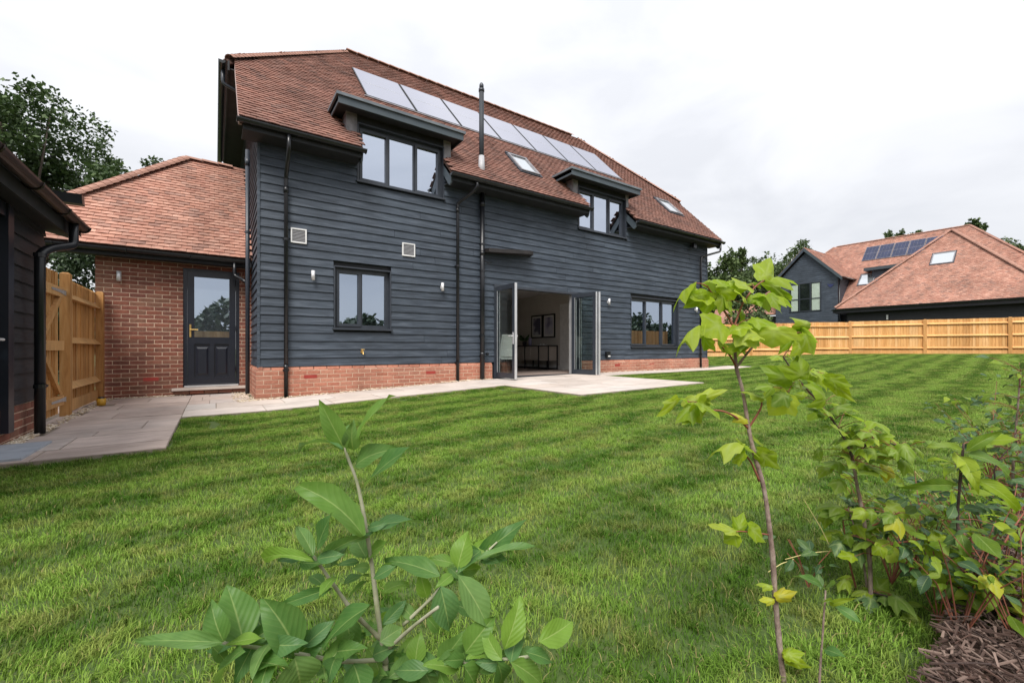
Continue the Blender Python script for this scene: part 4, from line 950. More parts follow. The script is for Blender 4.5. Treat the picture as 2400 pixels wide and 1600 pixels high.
mb.build('fascia', M['soffit'], gar)
mb = MB(); mb.prism([(GE-.02, 7.16, gez+.03), (-3.9, 7.16, gez+.03+2.6*T46), (-3.9, 7.16, gez-.12+2.6*T46), (GE-.02, 7.16, gez-.12)], (0, -.04, 0)); mb.build('verge_board', M['black'], gar)
groof = MB(); groof.prism([(GE, 2.0, gez), (GE, 7.14, gez), (-4.4, 7.14, gez+3.1*T46), (-4.4, 2.0, gez+3.1*T46)], (.05, 0, -.06)); go = groof.build('roof', M['tile'], gar)
pipe(gar, [(GE, 6.72, gez-.05), (GE, 6.72, gez-.30), (-1.42, 6.45, gez-.40), (-1.47, 6.33, gez-.48), (-1.47, 6.33, gz(-1.47)+.01)], r=.042, clips=(.95, -.38), sleeves=())
# far eave of the building's rear wing
mb = MB(); mb.prism([(-2.4, 8.15, 2.10), (-1.50, 8.15, 2.10), (-1.50, 8.20, 1.98), (-2.4, 8.20, 1.98)], (0, .14, .0)); mb.prism([(-2.2, 8.15, 1.97), (-1.72, 8.15, 1.97), (-1.80, 8.15, 1.86), (-2.2, 8.15, 1.86)], (0, .1, 0)); mb.build('rear_eave', M['gutter'], gar)

# ================================================================ gate and short fence on the left
FX = -1.64
def fence_board_proto(h, wd=.10, t=.018): 
    return [(0,-.009,0),(wd,.006,0),(wd,.012,0),(0,t,0),(0,-.009,h),(wd,.006,h),(wd,.012,h),(0,t,h)], [(0,3,2,1),(4,5,6,7),(0,1,5,4),(1,2,6,5),(2,3,7,6),(3,0,4,7)]
gate = thing('garden_gate', 'orange softwood garden gate with diagonal braces and galvanised hinges, left of the gate post', 'gate', (FX, 7.5, -.87))
ga0, ga1 = 6.75, 7.90
ms = [frameM(Vector((FX-.02, ga0+.102*i, -.83)), Vector((0, 1, 0)), Vector((-1, 0, 0)), Vector((0, 0, 1))) for i in range(11)]
pieces('board', fence_board_proto(1.80, .094), ms, M['gatewood'], gate, .2)
for z in (-.66, .04, .72): MB().box(FX-.02, FX+.028, ga0+.02, ga1-.02, z-.06, z+.06).build('rail', M['gatewood'], gate)
for (z0, z1, y0, y1) in ((.12, .66, 7.02, 7.78), (-.04, -.58, 7.02, 7.78)):
    MB().prism([(FX-.018, y0, z0), (FX-.018, y0+.10, z0), (FX-.018, y1+.04, z1), (FX-.018, y1-.06, z1)], (.045, 0, 0)).build('brace', M['gatewood'], gate)
for z in (.72, -.66):
    mb = MB(); mb.prism([(FX+.029, ga1+.05, z+.035), (FX+.029, ga1+.05, z-.03), (FX+.029, ga1-.18, z-.012), (FX+.029, ga1-.55, z-.006), (FX+.029, ga1-.55, z+.02), (FX+.029, ga1-.18, z+.026)], (.006, 0, 0)); mb.build('strap_hinge', M['galv'], gate)
lfn = thing('close_board_fence', 'short orange close-board fence panel between gate post and brick wall', 'fence', (FX, 9.0, -.87))
def post(parent, x, y, z0, z1, wd=.10, m='gatewood'):
    mb = MB(); mb.box(x-wd/2, x+wd/2, y-wd/2, y+wd/2, z0, z1-.02); 
    mb.add([(x-wd/2, y-wd/2, z1-.02), (x+wd/2, y-wd/2, z1-.02), (x+wd/2, y+wd/2, z1-.02), (x-wd/2, y+wd/2, z1-.02), (x-wd/4, y-wd/4, z1), (x+wd/4, y-wd/4, z1), (x+wd/4, y+wd/4, z1), (x-wd/4, y+wd/4, z1)], [(0,1,5,4), (1,2,6,5), (2,3,7,6), (3,0,4,7), (4,5,6,7)])
    return mb.build('post', M[m], parent)
post(lfn, FX+.02, 7.99, -.92, 1.0); post(lfn, FX+.02, 10.02, -.92, .97)
ms = [frameM(Vector((FX-.03, 8.04+.096*i, -.70)), Vector((0, 1, 0)), Vector((-1, 0, 0)), Vector((0, 0, 1))) for i in range(20)]
pieces('board', fence_board_proto(1.65, .105), ms, M['gatewood'], lfn, .2)
for z in (-.50, .12, .72):
    MB().prism([(FX-.03, 8.04, z-.045), (FX+.045, 8.04, z-.045), (FX-.03, 8.04, z+.045)], (0, 1.93, 0)).build('rail', M['gatewood'], lfn)
MB().box(FX-.03, FX+.0, 8.04, 9.97, -.86, -.70).build('gravel_board', M['gatewood'], lfn)
yp_ = thing('yellow_boot', 'small yellow pot with black top on the paving by the fence', 'pot', (-1.46, 9.05, -.87))
mb = MB(); mb.tube([(-1.44, 9.0, -.868), (-1.44, 9.0, -.76)], [.05, .058], 12); mb.build('pot_body', M['yellow'], yp_, smooth=True); MB().tube([(-1.44, 9.0, -.765), (-1.44, 9.0, -.735)], [.045, .035], 10).build('pot_lid', M['black'], yp_)
yp_.name = 'yellow_pot'; ROOT['yellow_pot'] = ROOT['yellow_boot']

# ================================================================ long fence on the right
def fence_run(name, label, pts, H, m, base_f, limit=290, nb=.11, top_f=None, flipn=1):
    p0 = Vector((pts[0][0], pts[0][1], 0)); f = thing(name, label, 'fence', (p0.x, p0.y, base_f(p0.x)))
    ms = []
    for (xa, ya_), (xb, yb_) in zip(pts, pts[1:]):
        a = Vector((xa, ya_, 0)); b = Vector((xb, yb_, 0)); d = b-a; Ln = d.length; d.normalize(); n = Vector((-d.y, d.x, 0))*flipn
        bays = max(1, round(Ln/2.9)); bl = Ln/bays
        for k in range(bays):
            q = a + d*(bl*k); e = a + d*(bl*(k+1)); zb = (base_f(q.x)+base_f(e.x))/2
            post(f, q.x - n.x*.03, q.y - n.y*.03, base_f(q.x)-.1, base_f(q.x)+H+.02, .12, m)
            for z in (.30, .95, 1.58):
                MB(q + Vector((0, 0, zb+z*H/1.8)), d, n, (0, 0, 1)).add([(.06, 0, -.04), (.06, -.07, -.04), (.06, 0, .045), (bl-.06, 0, -.04), (bl-.06, -.07, -.04), (bl-.06, 0, .045)], [(0,1,2), (3,5,4), (0,3,4,1), (1,4,5,2), (2,5,3,0)]).build('rail', M[m], f)
            MB(q + Vector((0, 0, zb)), d, n, (0, 0, 1)).box(.03, bl-.03, -.02, .01, -.06, .12).build('gravel_board', M[m], f)
            nbk = int((bl-.06)/nb)
            for i in range(nbk): ms.append(frameM(q + d*(.03+i*(bl-.06)/nbk) + Vector((0, 0, zb+.12+rng.normal(0, .003))), d, n if flipn > 0 else n, Vector((0, 0, 1))))
    post(f, pts[-1][0], pts[-1][1], base_f(pts[-1][0])-.1, base_f(pts[-1][0])+H+.02, .12, m)
    pieces('board', fence_board_proto(H-.12, nb*1.08), ms, M[m], f, nb, limit, 'board_field', minpx=3)
    return f
fence_run('close_board_fence', 'long pale orange close-board fence with three rails at the far side of the lawn', [(13.2, 18.5), (20.9, 12.9), (27.2, 8.47), (30.0, 3.30), (32.6, -1.6), (35, -6)], 1.63, 'fencewood', lambda x: gz(x)+.02)
# fence and hedge behind the viewer, seen mirrored in the window glass
fence_run('close_board_fence', 'rear close-board fence seen only mirrored in the window glass', [(-16, -8), (35, -8)], 1.8, 'gatewood', lambda x: gz(x), limit=0)

# ================================================================ neighbouring house
nb = thing('neighbour_house', 'grey-blue gabled neighbour house with wide red tiled roofs and dark solar panels beyond the fence', 'house', (41, 10, gz(37)))
GZ0 = gz(37)
nw = MB(); nw.box(38.0, 46, 2.8, 12.0, GZ0-.5, 2.75); nw.box(40.9, 50, 1.8, 21, GZ0-.5, 2.9)
nw.build('garage_wall', M['garage'], nb)
GXW = 40.0; gy0, gy1 = 13.25, 17.75
mb = MB(); mb.prism([(GXW, gy0, GZ0-.5), (GXW, gy1, GZ0-.5), (GXW, gy1, 5.6), (GXW, (gy0+gy1)/2, 7.9), (GXW, gy0, 5.6)], (5, 0, 0)); ngw = mb.build('gable_wall', M['siding'], nb)
for r in range(46):
    z = .6 + r*.16
    hw = (gy1-gy0)/2 if z < 5.6 else max(0, (7.85-z-.16)/2.3*2.25)
    if hw < .15: break
    ym = (gy0+gy1)/2
    segs = [(ym-hw, ym+hw)]
    if 3.0 < z+.08 < 5.45: segs = [(ym-hw, ym-1.15), (ym+1.15, ym+hw)]
    for a, b in segs:
        if b-a > .1: board(ngw, (GXW, 0, 0), (0, 1, 0), (-1, 0, 0), a, b, z, g=.16)
# gable window facing us
wy0, wy1, wz0, wz1 = 14.35, 16.65, 3.05, 5.40
nwin = MB().box(GXW-.01, GXW+.0, wy0, wy1, wz0, wz1).build('window', mat('window_dark', [(.012,.014,.016),(.03,.034,.034)], .2, 2), nb)
mb = MB(); 
for y in (wy0, wy0+.72, wy0+1.52, wy1-.07): mb.box(GXW-.07, GXW-.012, y, y+.08, wz0, wz1)
for z in (wz0, wz0+1.0, wz1-.07): mb.box(GXW-.065, GXW-.013, wy0, wy1, z, z+.07)
mb.build('frame', M['frame'], nwin)
mb = MB(); mb.box(GXW-.03, GXW-.012, wy0+.1, wy0+.66, wz0+.08, wz1-.1); mb.box(GXW-.03, GXW-.012, wy1-.62, wy1-.12, wz0+.08, wz1-.1); mb.build('curtain', M['curtain'], nwin)
for a, b in ((wy0+.09, wy0+.71), (wy0+.81, wy0+1.51), (wy0+1.61, wy1-.08)):
    MB().box(GXW-.045, GXW-.04, a, b, wz0+.08, wz1-.08).build('pane', M['clear'], nwin)
mb = MB(); yy = 13.7; zz = 5.0
mb.prism([(GXW-.05, yy-.22, zz+.12), (GXW-.05, yy-.05, zz+.05), (GXW-.05, yy, zz+.16), (GXW-.05, yy+.06, zz+.05), (GXW-.05, yy+.24, zz+.16), (GXW-.05, yy+.12, zz-.08), (GXW-.05, yy, zz-.18), (GXW-.05, yy-.12, zz-.06)], (.02, 0, 0)); mb.build('wall_ornament', mat('blue_ornament', [(.02,.03,.10),(.03,.04,.13)], .5, 4), nb)
# gable roof
ng = MB().box(GXW, GXW+.1, 15.45, 15.55, 7.9, 8.0).build('gable_roof', M['felt'], nb)
ym = (gy0+gy1)/2; gs = (ym-gy0+.35)/c46; e0 = 8.26 - (ym-gy0+.35)*T46
roof_plane(ng, (GXW-.25, gy0-.35, e0), (1, 0, 0), (0, c46, s46), [(0, 0), (4.2, 0), (6.4, gs), (0, gs)], g=.11, w=.18, limit=0, material=M['tile2'], deck=[[(0, 0), (4.2, 0), (6.0, gs), (0, gs)]])
roof_plane(ng, (GXW-.25, gy1+.35, e0), (1, 0, 0), (0, -c46, s46), [(0, 0), (4.2, 0), (6.4, gs), (0, gs)], g=.11, w=.18, limit=0, material=M['tile2'])
for s_ in (-1, 1):
    y1_ = ym + s_*(ym-gy0+.37); mb = MB(); mb.prism([(GXW-.28, ym, 8.26), (GXW-.28, y1_, e0), (GXW-.28, y1_, e0-.28), (GXW-.28, ym, 7.98)], (.04, 0, 0)); mb.build('barge_board', M['fascia'] if s_ < 0 else M['siding'], ng)
gutter(nb, (GXW-.2, gy0-.42, e0), (GXW+3.0, gy0-.42, e0), brackets=False)
pipe(nb, [(GXW+.1, gy0-.08, e0), (GXW+.1, gy0-.08, GZ0)], r=.05)
# main roof of the neighbour
mr = MB().box(45.9, 46.1, 8, 14, 8.9, 9.0).build('main_roof', M['felt'], nb)
ms_ = 5.9/c46; MO = (40.1, 1.1, 3.0)
roof_plane(mr, MO, (0, 1, 0), (c46, 0, s46), [(0, 0), (20.3, 0), (14.4, ms_), (5.9, ms_)], g=.11, w=.18, limit=0, material=M['tile2'])
roof_plane(mr, MO, (1, 0, 0), (0, c46, s46), [(0, 0), (11.8, 0), (5.9, ms_)], g=.11, w=.18, limit=0, material=M['tile2'])
ridge_tiles(mr, (46, 7.0, 9.12), (46, 15.5, 9.12), M['ridge'], .32, lim=0)
bonnets(mr, (40.1, 21.4, 3.08), (46, 15.5, 9.12), M['ridge'], 0); bonnets(mr, (40.1, 1.1, 3.08), (46, 7.0, 9.12), M['ridge'], 0)
# solar panels: from rays onto the slope x = 40.1+k, z = 3.0+T46*k
def onslope(fx_, fy_):
    d = P(fx_, fy_, 1.0); k = (3.0 - T46*40.1)/(d.z - T46*d.x); return d*k
mN = Vector((-s46, 0, c46)); uY = Vector((0, -1, 0)); uS = Vector((c46, 0, s46))
A_, B_ = onslope(2019, 614), onslope(2186, 561)
s0_ = (A_.x-40.1)/c46; s1_ = (onslope(2030, 582).x-40.1)/c46; ya_, yb_ = A_.y, B_.y-.6
so_ = Vector((40.1, 0, 3.0))
npn = 5
for i in range(npn):
    y0 = ya_ - (ya_-yb_)*i/npn; y1 = ya_ - (ya_-yb_)*(i+1)/npn
    a = -y0+.02; b = -y1-.02
    mb = MB(so_, (0, -1, 0), uS, mN); mb.box(a, b, s0_, s1_, .05, .10); pn = mb.build('solar_panel', M['lead'], mr)
    mb = MB(so_, (0, -1, 0), uS, mN); nc = 2; nr_ = 6
    for p_ in range(4):
        for q_ in range(6):
            u0 = a+.02+(b-a-.04)*p_/4; u1 = a+.02+(b-a-.04)*(p_+1)/4; v0 = s0_+.03+(s1_-s0_-.06)*q_/6; v1 = s0_+.03+(s1_-s0_-.06)*(q_+1)/6
            mb.box(u0+.004, u1-.004, v0+.004, v1-.004 - (.02 if q_ == 2 else 0), .10, .104)
    mb.build('solar_cells', M['solar_blue'], pn)
# small dormer and rooflights on the neighbour
q = onslope(2049, 640); r_ = onslope(2120, 625)
mb = MB(); mb.box(q.x-.5, q.x+1.2, r_.y-1.8, q.y+.0, q.z-1.2, q.z+.15); dm = mb.build('dormer', M['siding'], nb); MB().box(q.x-.8, q.x+1.0, r_.y-2.1, q.y+.45, q.z+.15, q.z+.38).build('dormer_roof', M['fascia'], dm)
q = onslope(2010, 670); s_ = (q.x-40.1)/c46
for k in range(2): rooflight(mr, so_, Vector((0, -1, 0)), uS, (-q.y+k*1.15, -q.y+k*1.15+.95, s_, s_+1.3), mN, M['rlglass'])
# garage roof in front
gr = MB().box(42.6, 42.8, 7.3, 7.5, 8.2, 8.3).build('garage_roof', M['felt'], nb); gs_ = 5.2/c46; GO = Vector((37.5, 12.6, 2.9))
roof_plane(gr, GO, (0, -1, 0), (c46, 0, s46), [(0, 0), (10.4, 0), (5.2, gs_)], g=.11, w=.18, limit=0, material=M['tile2'], holes=[])
roof_plane(gr, (37.5, 2.2, 2.9), (1, 0, 0), (0, c46, s46), [(0, 0), (10.4, 0), (5.2, gs_)], g=.11, w=.18, limit=0, material=M['tile2'])
roof_plane(gr, GO, (1, 0, 0), (0, -c46, s46), [(0, 0), (10.4, 0), (5.2, gs_)], g=.11, w=.18, limit=0, material=M['tile2'])
bonnets(gr, (37.5, 12.6, 2.98), (42.7, 7.4, 8.40), M['ridge'], 0, r=.13, step=.2); bonnets(gr, (37.5, 2.2, 2.98), (42.7, 7.4, 8.40), M['ridge'], 0, r=.13, step=.2)
mb = MB(); mb.box(37.42, 37.50, 2.0, 12.7, 2.58, 2.88); mb.box(37.5, 38.0, 2.0, 12.7, 2.60, 2.64); mb.box(37.5, 41, 12.62, 12.70, 2.58, 2.88); mb.build('garage_fascia', M['black'], nb)
gutter(nb, (37.36, 2.0, 2.85), (37.36, 12.75, 2.85), r=.08, brackets=False)
def ongar(fx_, fy_):
    d = P(fx_, fy_, 1.0); k = (2.9 - T46*37.5)/(d.z - T46*d.x); return d*k
a_ = ongar(2180, 622); b_ = ongar(2236, 590)
rooflight(gr, Vector((37.5, 0, 2.9)), Vector((0, -1, 0)), uS, (-a_.y, -b_.y+.1, (a_.x-37.5)/c46, (b_.x-37.5)/c46), mN, M['rlglass'])
MB().tube([(37.9, 9.7, 2.0), (37.9, 9.7, 2.32)], .06, 8).build('wall_light', M['steel'], nb)
for r in range(9): board(nb, (38.0, 0, 0), (0, 1, 0), (-1, 0, 0), 2.8, 12.0, 1.1+r*.17, g=.17, material=M['garage'])

# low house further off, between the sapling leaves
lh_ = thing('low_house', 'low red-roofed building far beyond the fence, left of the neighbour gable', 'house', (44, 24, GZ0))
MB().box(42, 50, 22, 30, GZ0-.3, 2.6).build('wall', M['siding'], lh_)
lr = MB().box(45.9, 46, 25.9, 26, 5.9, 6.0).build('roof', M['felt'], lh_)
roof_plane(lr, (41.6, 21.6, 2.5), (0, 1, 0), (c46, 0, s46), [(0, 0), (8.8, 0), (4.4, 4.4/c46)], g=.14, w=.2, limit=0, material=M['tile2'])
roof_plane(lr, (41.6, 21.6, 2.5), (1, 0, 0), (0, c46, s46), [(0, 0), (8.8, 0), (4.4, 4.4/c46)], g=.14, w=.2, limit=0, material=M['tile2'])

# ================================================================ trees
def tree(name, label, base, H, R, cz, n, leaf, m, group=None, seed=1, lumps=26, flat=1.0, trunk_r=.22, limbs=9, clump=.55, cat='tree', maxlow=None):
    r = np.random.default_rng(seed); base = Vector(base); t = thing(name, label, cat, base, group)
    c = base + Vector((0, 0, cz)); cen = []
    mb = MB(); top = base + Vector((r.normal(0, .2), r.normal(0, .2), cz + R*flat*.3))
    mb.tube([base - Vector((0, 0, .2)), base + (top-base)*.5 + Vector((r.normal(0, .1), r.normal(0, .1), 0)), top], [trunk_r, trunk_r*.7, trunk_r*.25], 8)
    for i in range(lumps):
        v = r.normal(0, 1, 3); v /= np.linalg.norm(v); rad = r.uniform(.35, 1.0)
        if v[2] < -.5: v[2] *= .4
        p = c + Vector((v[0]*R*rad, v[1]*R*rad, v[2]*R*rad*flat)); cen.append((p, r.uniform(.5, 1.1)*clump*R*.55))
    for p, rr in cen[:limbs*2]:
        s = base + (top-base)*r.uniform(.35, .95); mid = s + (p-s)*.5 + Vector((0, 0, rr*.3))
        mb.tube([s, mid, p], [trunk_r*.28, trunk_r*.16, .015], 5)
    mb.build('trunk', M['trunk'], t, smooth=True)
    # leaf sprays: small bent quads clustered round the ends of the limbs
    ci = r.integers(0, len(cen), n); C = np.array([list(cen[i][0]) for i in ci]); RR = np.array([cen[i][1] for i in ci])
    # sub clumps
    k = 14; sub = r.normal(0, 1, (len(cen), k, 3)); sub /= np.linalg.norm(sub, axis=2)[:, :, None]; sub *= r.uniform(.4, 1.05, (len(cen), k))[:, :, None]
    si = r.integers(0, k, n); off = sub[ci, si] * RR[:, None] + r.normal(0, .17, (n, 3)) * RR[:, None]
    Pp = C + off
    a = r.uniform(0, 2*np.pi, n); b = r.normal(0, .7, n); L_ = leaf * r.uniform(.6, 1.3, n)
    d1 = np.stack([np.cos(a)*np.cos(b), np.sin(a)*np.cos(b), np.sin(b)], 1)
    d2 = np.cross(d1, r.normal(0, 1, (n, 3)) * .6 + np.array([0, 0, 1.2])); d2 /= np.linalg.norm(d2, axis=1)[:, None]
    A = Pp - d1*L_[:, None]*.5; B = Pp + d2*L_[:, None]*.32; C2 = Pp + d1*L_[:, None]*.5; D = Pp - d2*L_[:, None]*.32
    W_ = np.stack([A, B, C2, D], 1).reshape(-1, 3) - np.array(base)
    me = bpy.data.meshes.new('crown'); me.vertices.add(4*n); me.vertices.foreach_set('co', W_.reshape(-1).astype(np.float32))
    me.loops.add(4*n); me.loops.foreach_set('vertex_index', np.arange(4*n, dtype=np.int32)); me.polygons.add(n)
    me.polygons.foreach_set('loop_start', np.arange(0, 4*n, 4, dtype=np.int32)); me.polygons.foreach_set('loop_total', np.full(n, 4, np.int32))
    me.polygons.foreach_set('use_smooth', [False]*n); me.update(calc_edges=True); me.materials.append(M[m]); link('crown', me, t)
    return t
G = lambda p, z=None: Vector((p.x, p.y, gz(p.x)))
b = G(P(52, 600, 15.5)); tree('oak_tree', 'big spreading oak tree rising behind the outbuilding at the left edge', b, 8, 4.7, 6.2, 46000, .16, 'oak', seed=4, lumps=64, flat=.85, trunk_r=.3, limbs=24, clump=.42)
b = G(P(185, 700, 12.5)); tree('evergreen_shrub', 'dark bushy evergreen behind the gate and beside the brick wall', b, 3, 2.0, 1.7, 24000, .12, 'hedge', seed=6, lumps=30, trunk_r=.08, clump=.6, cat='shrub')
b = G(P(100, 700, 14)); tree('evergreen_shrub', 'dark bushy evergreen behind the outbuilding corner, lower left', b, 3, 2.1, 1.6, 20000, .13, 'hedge', seed=8, lumps=26, trunk_r=.08, clump=.6, cat='shrub')
for i, (fx_, fy_, Z, R, top, lab, mm, nn) in enumerate([
    (1672, 0, 34, 2.9, 592, 'light green tree right beside the far end of the house', 'far_tree2', 9000),
    (1735, 0, 46, 3.0, 612, 'rounded green tree beyond the fence, second from the house corner', 'far_tree', 8000),
    (1790, 0, 52, 3.4, 606, 'wide green tree beyond the fence, third from the house corner', 'far_tree', 8000),
    (1848, 0, 55, 3.6, 572, 'taller dark tree just left of the grey gable', 'far_tree', 9000),
    (1690, 0, 60, 4.2, 640, 'low dark tree mass filling behind the lawn corner', 'hedge', 8000),
    (1760, 0, 30, 1.7, 700, 'olive bushy shrub behind the fence under the gable', 'far_tree', 5000)]):
    Zc = Z; zt = (817-top)/FL*Zc; p = P(fx_, 800, Zc); base = G(p); cz = zt - R*.85 - base.z
    tree('broadleaf_tree', lab, base, 0, R, max(cz, R*.6), nn, .30 if Z > 32 else .2, mm, 'trees beyond the fence', seed=20+i, lumps=26, trunk_r=.2, clump=.62)
for i, (fx_, Z, R, top, lab) in enumerate([(2122, 70, 2.6, 533, 'tree crown just showing over the left of the big ridge'), (2287, 66, 1.3, 519, 'small tree tip showing over the roof peak'),
                                         (2395, 60, 3.2, 560, 'green tree top at the right edge beyond the roof'), (2200, 75, 1.6, 540, 'thin sparse tree tip behind the middle of the ridge')]):
    zt = (817-top)/FL*Z; p = P(fx_, 800, Z); base = G(p); tree('broadleaf_tree', lab, base, 0, R, zt - R*.85 - base.z, 3500, .34, 'far_tree', 'trees behind the neighbour house', seed=40+i, lumps=14, trunk_r=.25, clump=.7)
# hedge behind the viewer
mbh = thing('boundary_hedge', 'tall dark hedge behind the rear fence, mirrored in the window glass', 'hedge', (10, -10.5, gz(10)))
n = 26000; r = np.random.default_rng(3)
Pp = np.stack([r.uniform(-26, 46, n), r.normal(-10.5, .7, n), np.zeros(n)], 1); Pp[:, 2] = -.7 + r.uniform(0, 1, n)**.7 * (3.0 + .7*np.sin(Pp[:, 0]*.6) + .5*np.sin(Pp[:, 0]*1.7+1))
a = r.uniform(0, 6.28, n); d1 = np.stack([np.cos(a), np.sin(a), r.normal(0, .5, n)], 1)*.22; d2 = np.stack([-np.sin(a), np.cos(a), r.normal(0, .8, n)], 1)*.13
W_ = np.stack([Pp-d1, Pp+d2, Pp+d1, Pp-d2], 1).reshape(-1, 3) - np.array(mbh.location)
me = bpy.data.meshes.new('foliage'); me.from_pydata(W_.tolist(), [], np.arange(4*n).reshape(-1, 4).tolist()); me.materials.append(M['hedge']); link('foliage', me, mbh)

# ================================================================ foreground plants
def zf(z):
    pass
def stem(plant, pts, r0, r1, m, name='stem', n=8, knots=True):
    pts = [Vector(p) for p in pts]
    # smooth through a Catmull-Rom spline
    q = []
    for i in range(len(pts)-1):
        p0 = pts[max(i-1, 0)]; p1 = pts[i]; p2 = pts[i+1]; p3 = pts[min(i+2, len(pts)-1)]
        for k in range(4):
            t = k/4; q.append(.5*((2*p1)+(p2-p0)*t+(2*p0-5*p1+4*p2-p3)*t*t+(3*p1-p0-3*p2+p3)*t**3))
    q.append(pts[-1]); L_ = len(q)
    rs = [(r0+(r1-r0)*i/(L_-1))*(1+(random.uniform(-.06, .16) if knots else 0)) for i in range(L_)]
    MB().tube(q, rs, n).build(name, M[m], plant, smooth=True)
    return q
# --- bush, lower middle.  photo region 300..1400 x 900..1600
def A(x, y, Z): return P(300+x*.4677, 900+y*.4677, Z)
bush = thing('young_shrub', 'young shrub with big smooth oval green leaves in the lower middle foreground', 'shrub', (A(1290, 1450, .78).x, A(1290, 1450, .78).y, gz(.3)))
bz = .78; root_ = A(1290, 1450, bz); gr_ = Vector((root_.x, root_.y, gz(.3)-.03))
stem(bush, [gr_, (root_.x+.004, root_.y, -.72), A(1290, 1440, bz), A(1290, 1380, bz), A(1262, 1220, .77), A(1225, 930, .77), A(1195, 730, .76), A(1150, 500, .76), A(1092, 340, .75), A(1075, 240, .75)], .0062, .0018, 'greystem')
stem(bush, [A(1275, 1285, .775), A(1130, 1140, .74), A(1000, 960, .71), A(930, 860, .69)], .0038, .002, 'greystem')
stem(bush, [A(1300, 1330, .775), A(1420, 1220, .72), A(1555, 1115, .68)], .0034, .0024, 'greystem')
stem(bush, [A(1380, 1205, .80), A(1520, 1070, .80), A(1640, 945, .81), A(1770, 860, .82), A(1850, 790, .83)], .0032, .0018, 'greystem')
stem(bush, [A(1290, 1375, .78), A(1090, 1388, .74), A(860, 1350, .68), A(690, 1325, .65), A(470, 1293, .62)], .0042, .002, 'greystem')
stem(bush, [A(1295, 1455, .78), A(1500, 1415, .76), A(1700, 1390, .74), A(1960, 1370, .72), A(2070, 1345, .71)], .004, .002, 'greystem')
stem(bush, [A(1290, 1470, .78), A(1450, 1465, .80), A(1560, 1500, .82)], .003, .002, 'greystem')
BL = [(1092,340,955,75,95,.75),(1150,275,1285,45,80,.74),(1075,320,862,250,60,.72),(1130,330,1110,215,85,.76),(1085,235,1160,180,45,.78),(1135,410,1305,290,105,.77),
(1180,520,1425,290,115,.73),(1180,760,915,460,150,.71),(1215,725,1445,655,85,.77),(1195,870,1118,735,90,.78),(1200,870,1282,785,90,.78),(945,830,1045,640,95,.69),
(930,860,845,680,70,.68),(925,880,640,825,50,.66),(975,880,1110,750,60,.72),(1015,915,1115,780,45,.70),(1565,960,1285,865,105,.76),(1500,1070,1460,950,70,.80),
(1650,925,1700,738,110,.79),(1740,870,1975,700,90,.84),(1745,880,2065,780,62,.80),(1640,900,1500,865,55,.84),(1655,955,1820,1225,140,.76),(1565,1010,1620,1250,135,.74),
(1280,1045,1400,965,80,.79),(1075,1005,1200,930,85,.76),(1110,1070,1190,975,60,.79),(1020,1020,770,1108,62,.70),(975,1005,910,940,70,.73),(1225,1105,950,1290,125,.71),
(1095,1165,1130,1370,110,.76),(580,1300,500,1000,190,.63),(845,1345,720,1080,180,.66),(480,1290,400,1120,110,.60),(470,1292,65,1308,85,.58),(650,1300,580,1195,70,.68),
(670,1315,765,1255,60,.69),(578,1328,400,1495,130,.60),(860,1350,955,1255,140,.70),(835,1365,880,1560,200,.64),(955,1370,1095,1400,130,.72),(1225,1360,1325,1310,80,.77),
(1262,1290,1375,1215,95,.75),(1440,1400,1455,1250,95,.76),(1560,1395,1680,1260,110,.77),(1690,1345,1820,1180,130,.73),(1885,1330,1980,1070,115,.71),(2060,1290,2245,1190,120,.69),
(1885,1335,2005,1240,85,.75),(1990,1340,2150,1385,70,.70),(1850,1390,1900,1540,95,.70),(1920,1390,2105,1510,110,.70),(1680,1410,1780,1560,150,.70),(1385,1440,1430,1560,100,.77),
(1130,1400,1185,1570,145,.72),(1440,1185,1340,1075,55,.80),(1255,1180,1345,1135,50,.80),(1500,1170,1565,1245,60,.80),(700,1330,640,1250,70,.69),(1250,1500,1130,1600,110,.75),
(1480,1430,1560,1580,110,.78),(1330,1190,1250,1100,60,.82),(1620,1090,1770,1180,70,.83),(1240,1250,1170,1180,60,.82),(420,1310,500,1400,60,.64)]
for bx_, by_, tx_, ty_, wd, Z in BL:
    b_ = A(bx_, by_, Z); tz = Z + random.uniform(-.035, .035); t_ = A(tx_, ty_, tz)
    add_leaf(bush, b_ , t_, wd*.4677*Z/FL*1.02, 'ell', 'leafA', random.uniform(-.7, .7))

for pth, nn_, L0_, sd2 in (([A(1262, 1220, .77), A(1225, 930, .77), A(1195, 730, .76)], 8, .050, 81), ([A(860, 1350, .68), A(690, 1325, .65), A(560, 1305, .63), A(980, 1370, .71)], 14, .062, 82),
        ([A(1500, 1415, .76), A(1700, 1390, .74), A(1900, 1372, .72), A(1400, 1440, .77)], 16, .060, 83), ([A(1290, 1450, .78), A(1200, 1480, .78), A(1400, 1500, .79), A(1000, 1500, .75)], 20, .065, 84),
        ([A(1640, 945, .81), A(1770, 860, .82)], 8, .055, 85), ([A(1000, 960, .71), A(930, 870, .69)], 5, .045, 86)):
    r = random.Random(sd2); nn_ = int(nn_*1.35)
    for i in range(nn_):
        p = r.choice(pth) + Vector((r.uniform(-.02, .02), r.uniform(-.02, .03), r.uniform(-.015, .01))); a = r.uniform(0, 6.28)
        d = Vector((math.cos(a), math.sin(a)*.8, r.uniform(-.3, .7))).normalized(); L_ = L0_*r.uniform(.7, 1.2)
        add_leaf(bush, p, p + d*L_, L_*.46, 'ell', 'leafA', r.uniform(-.6, .6))

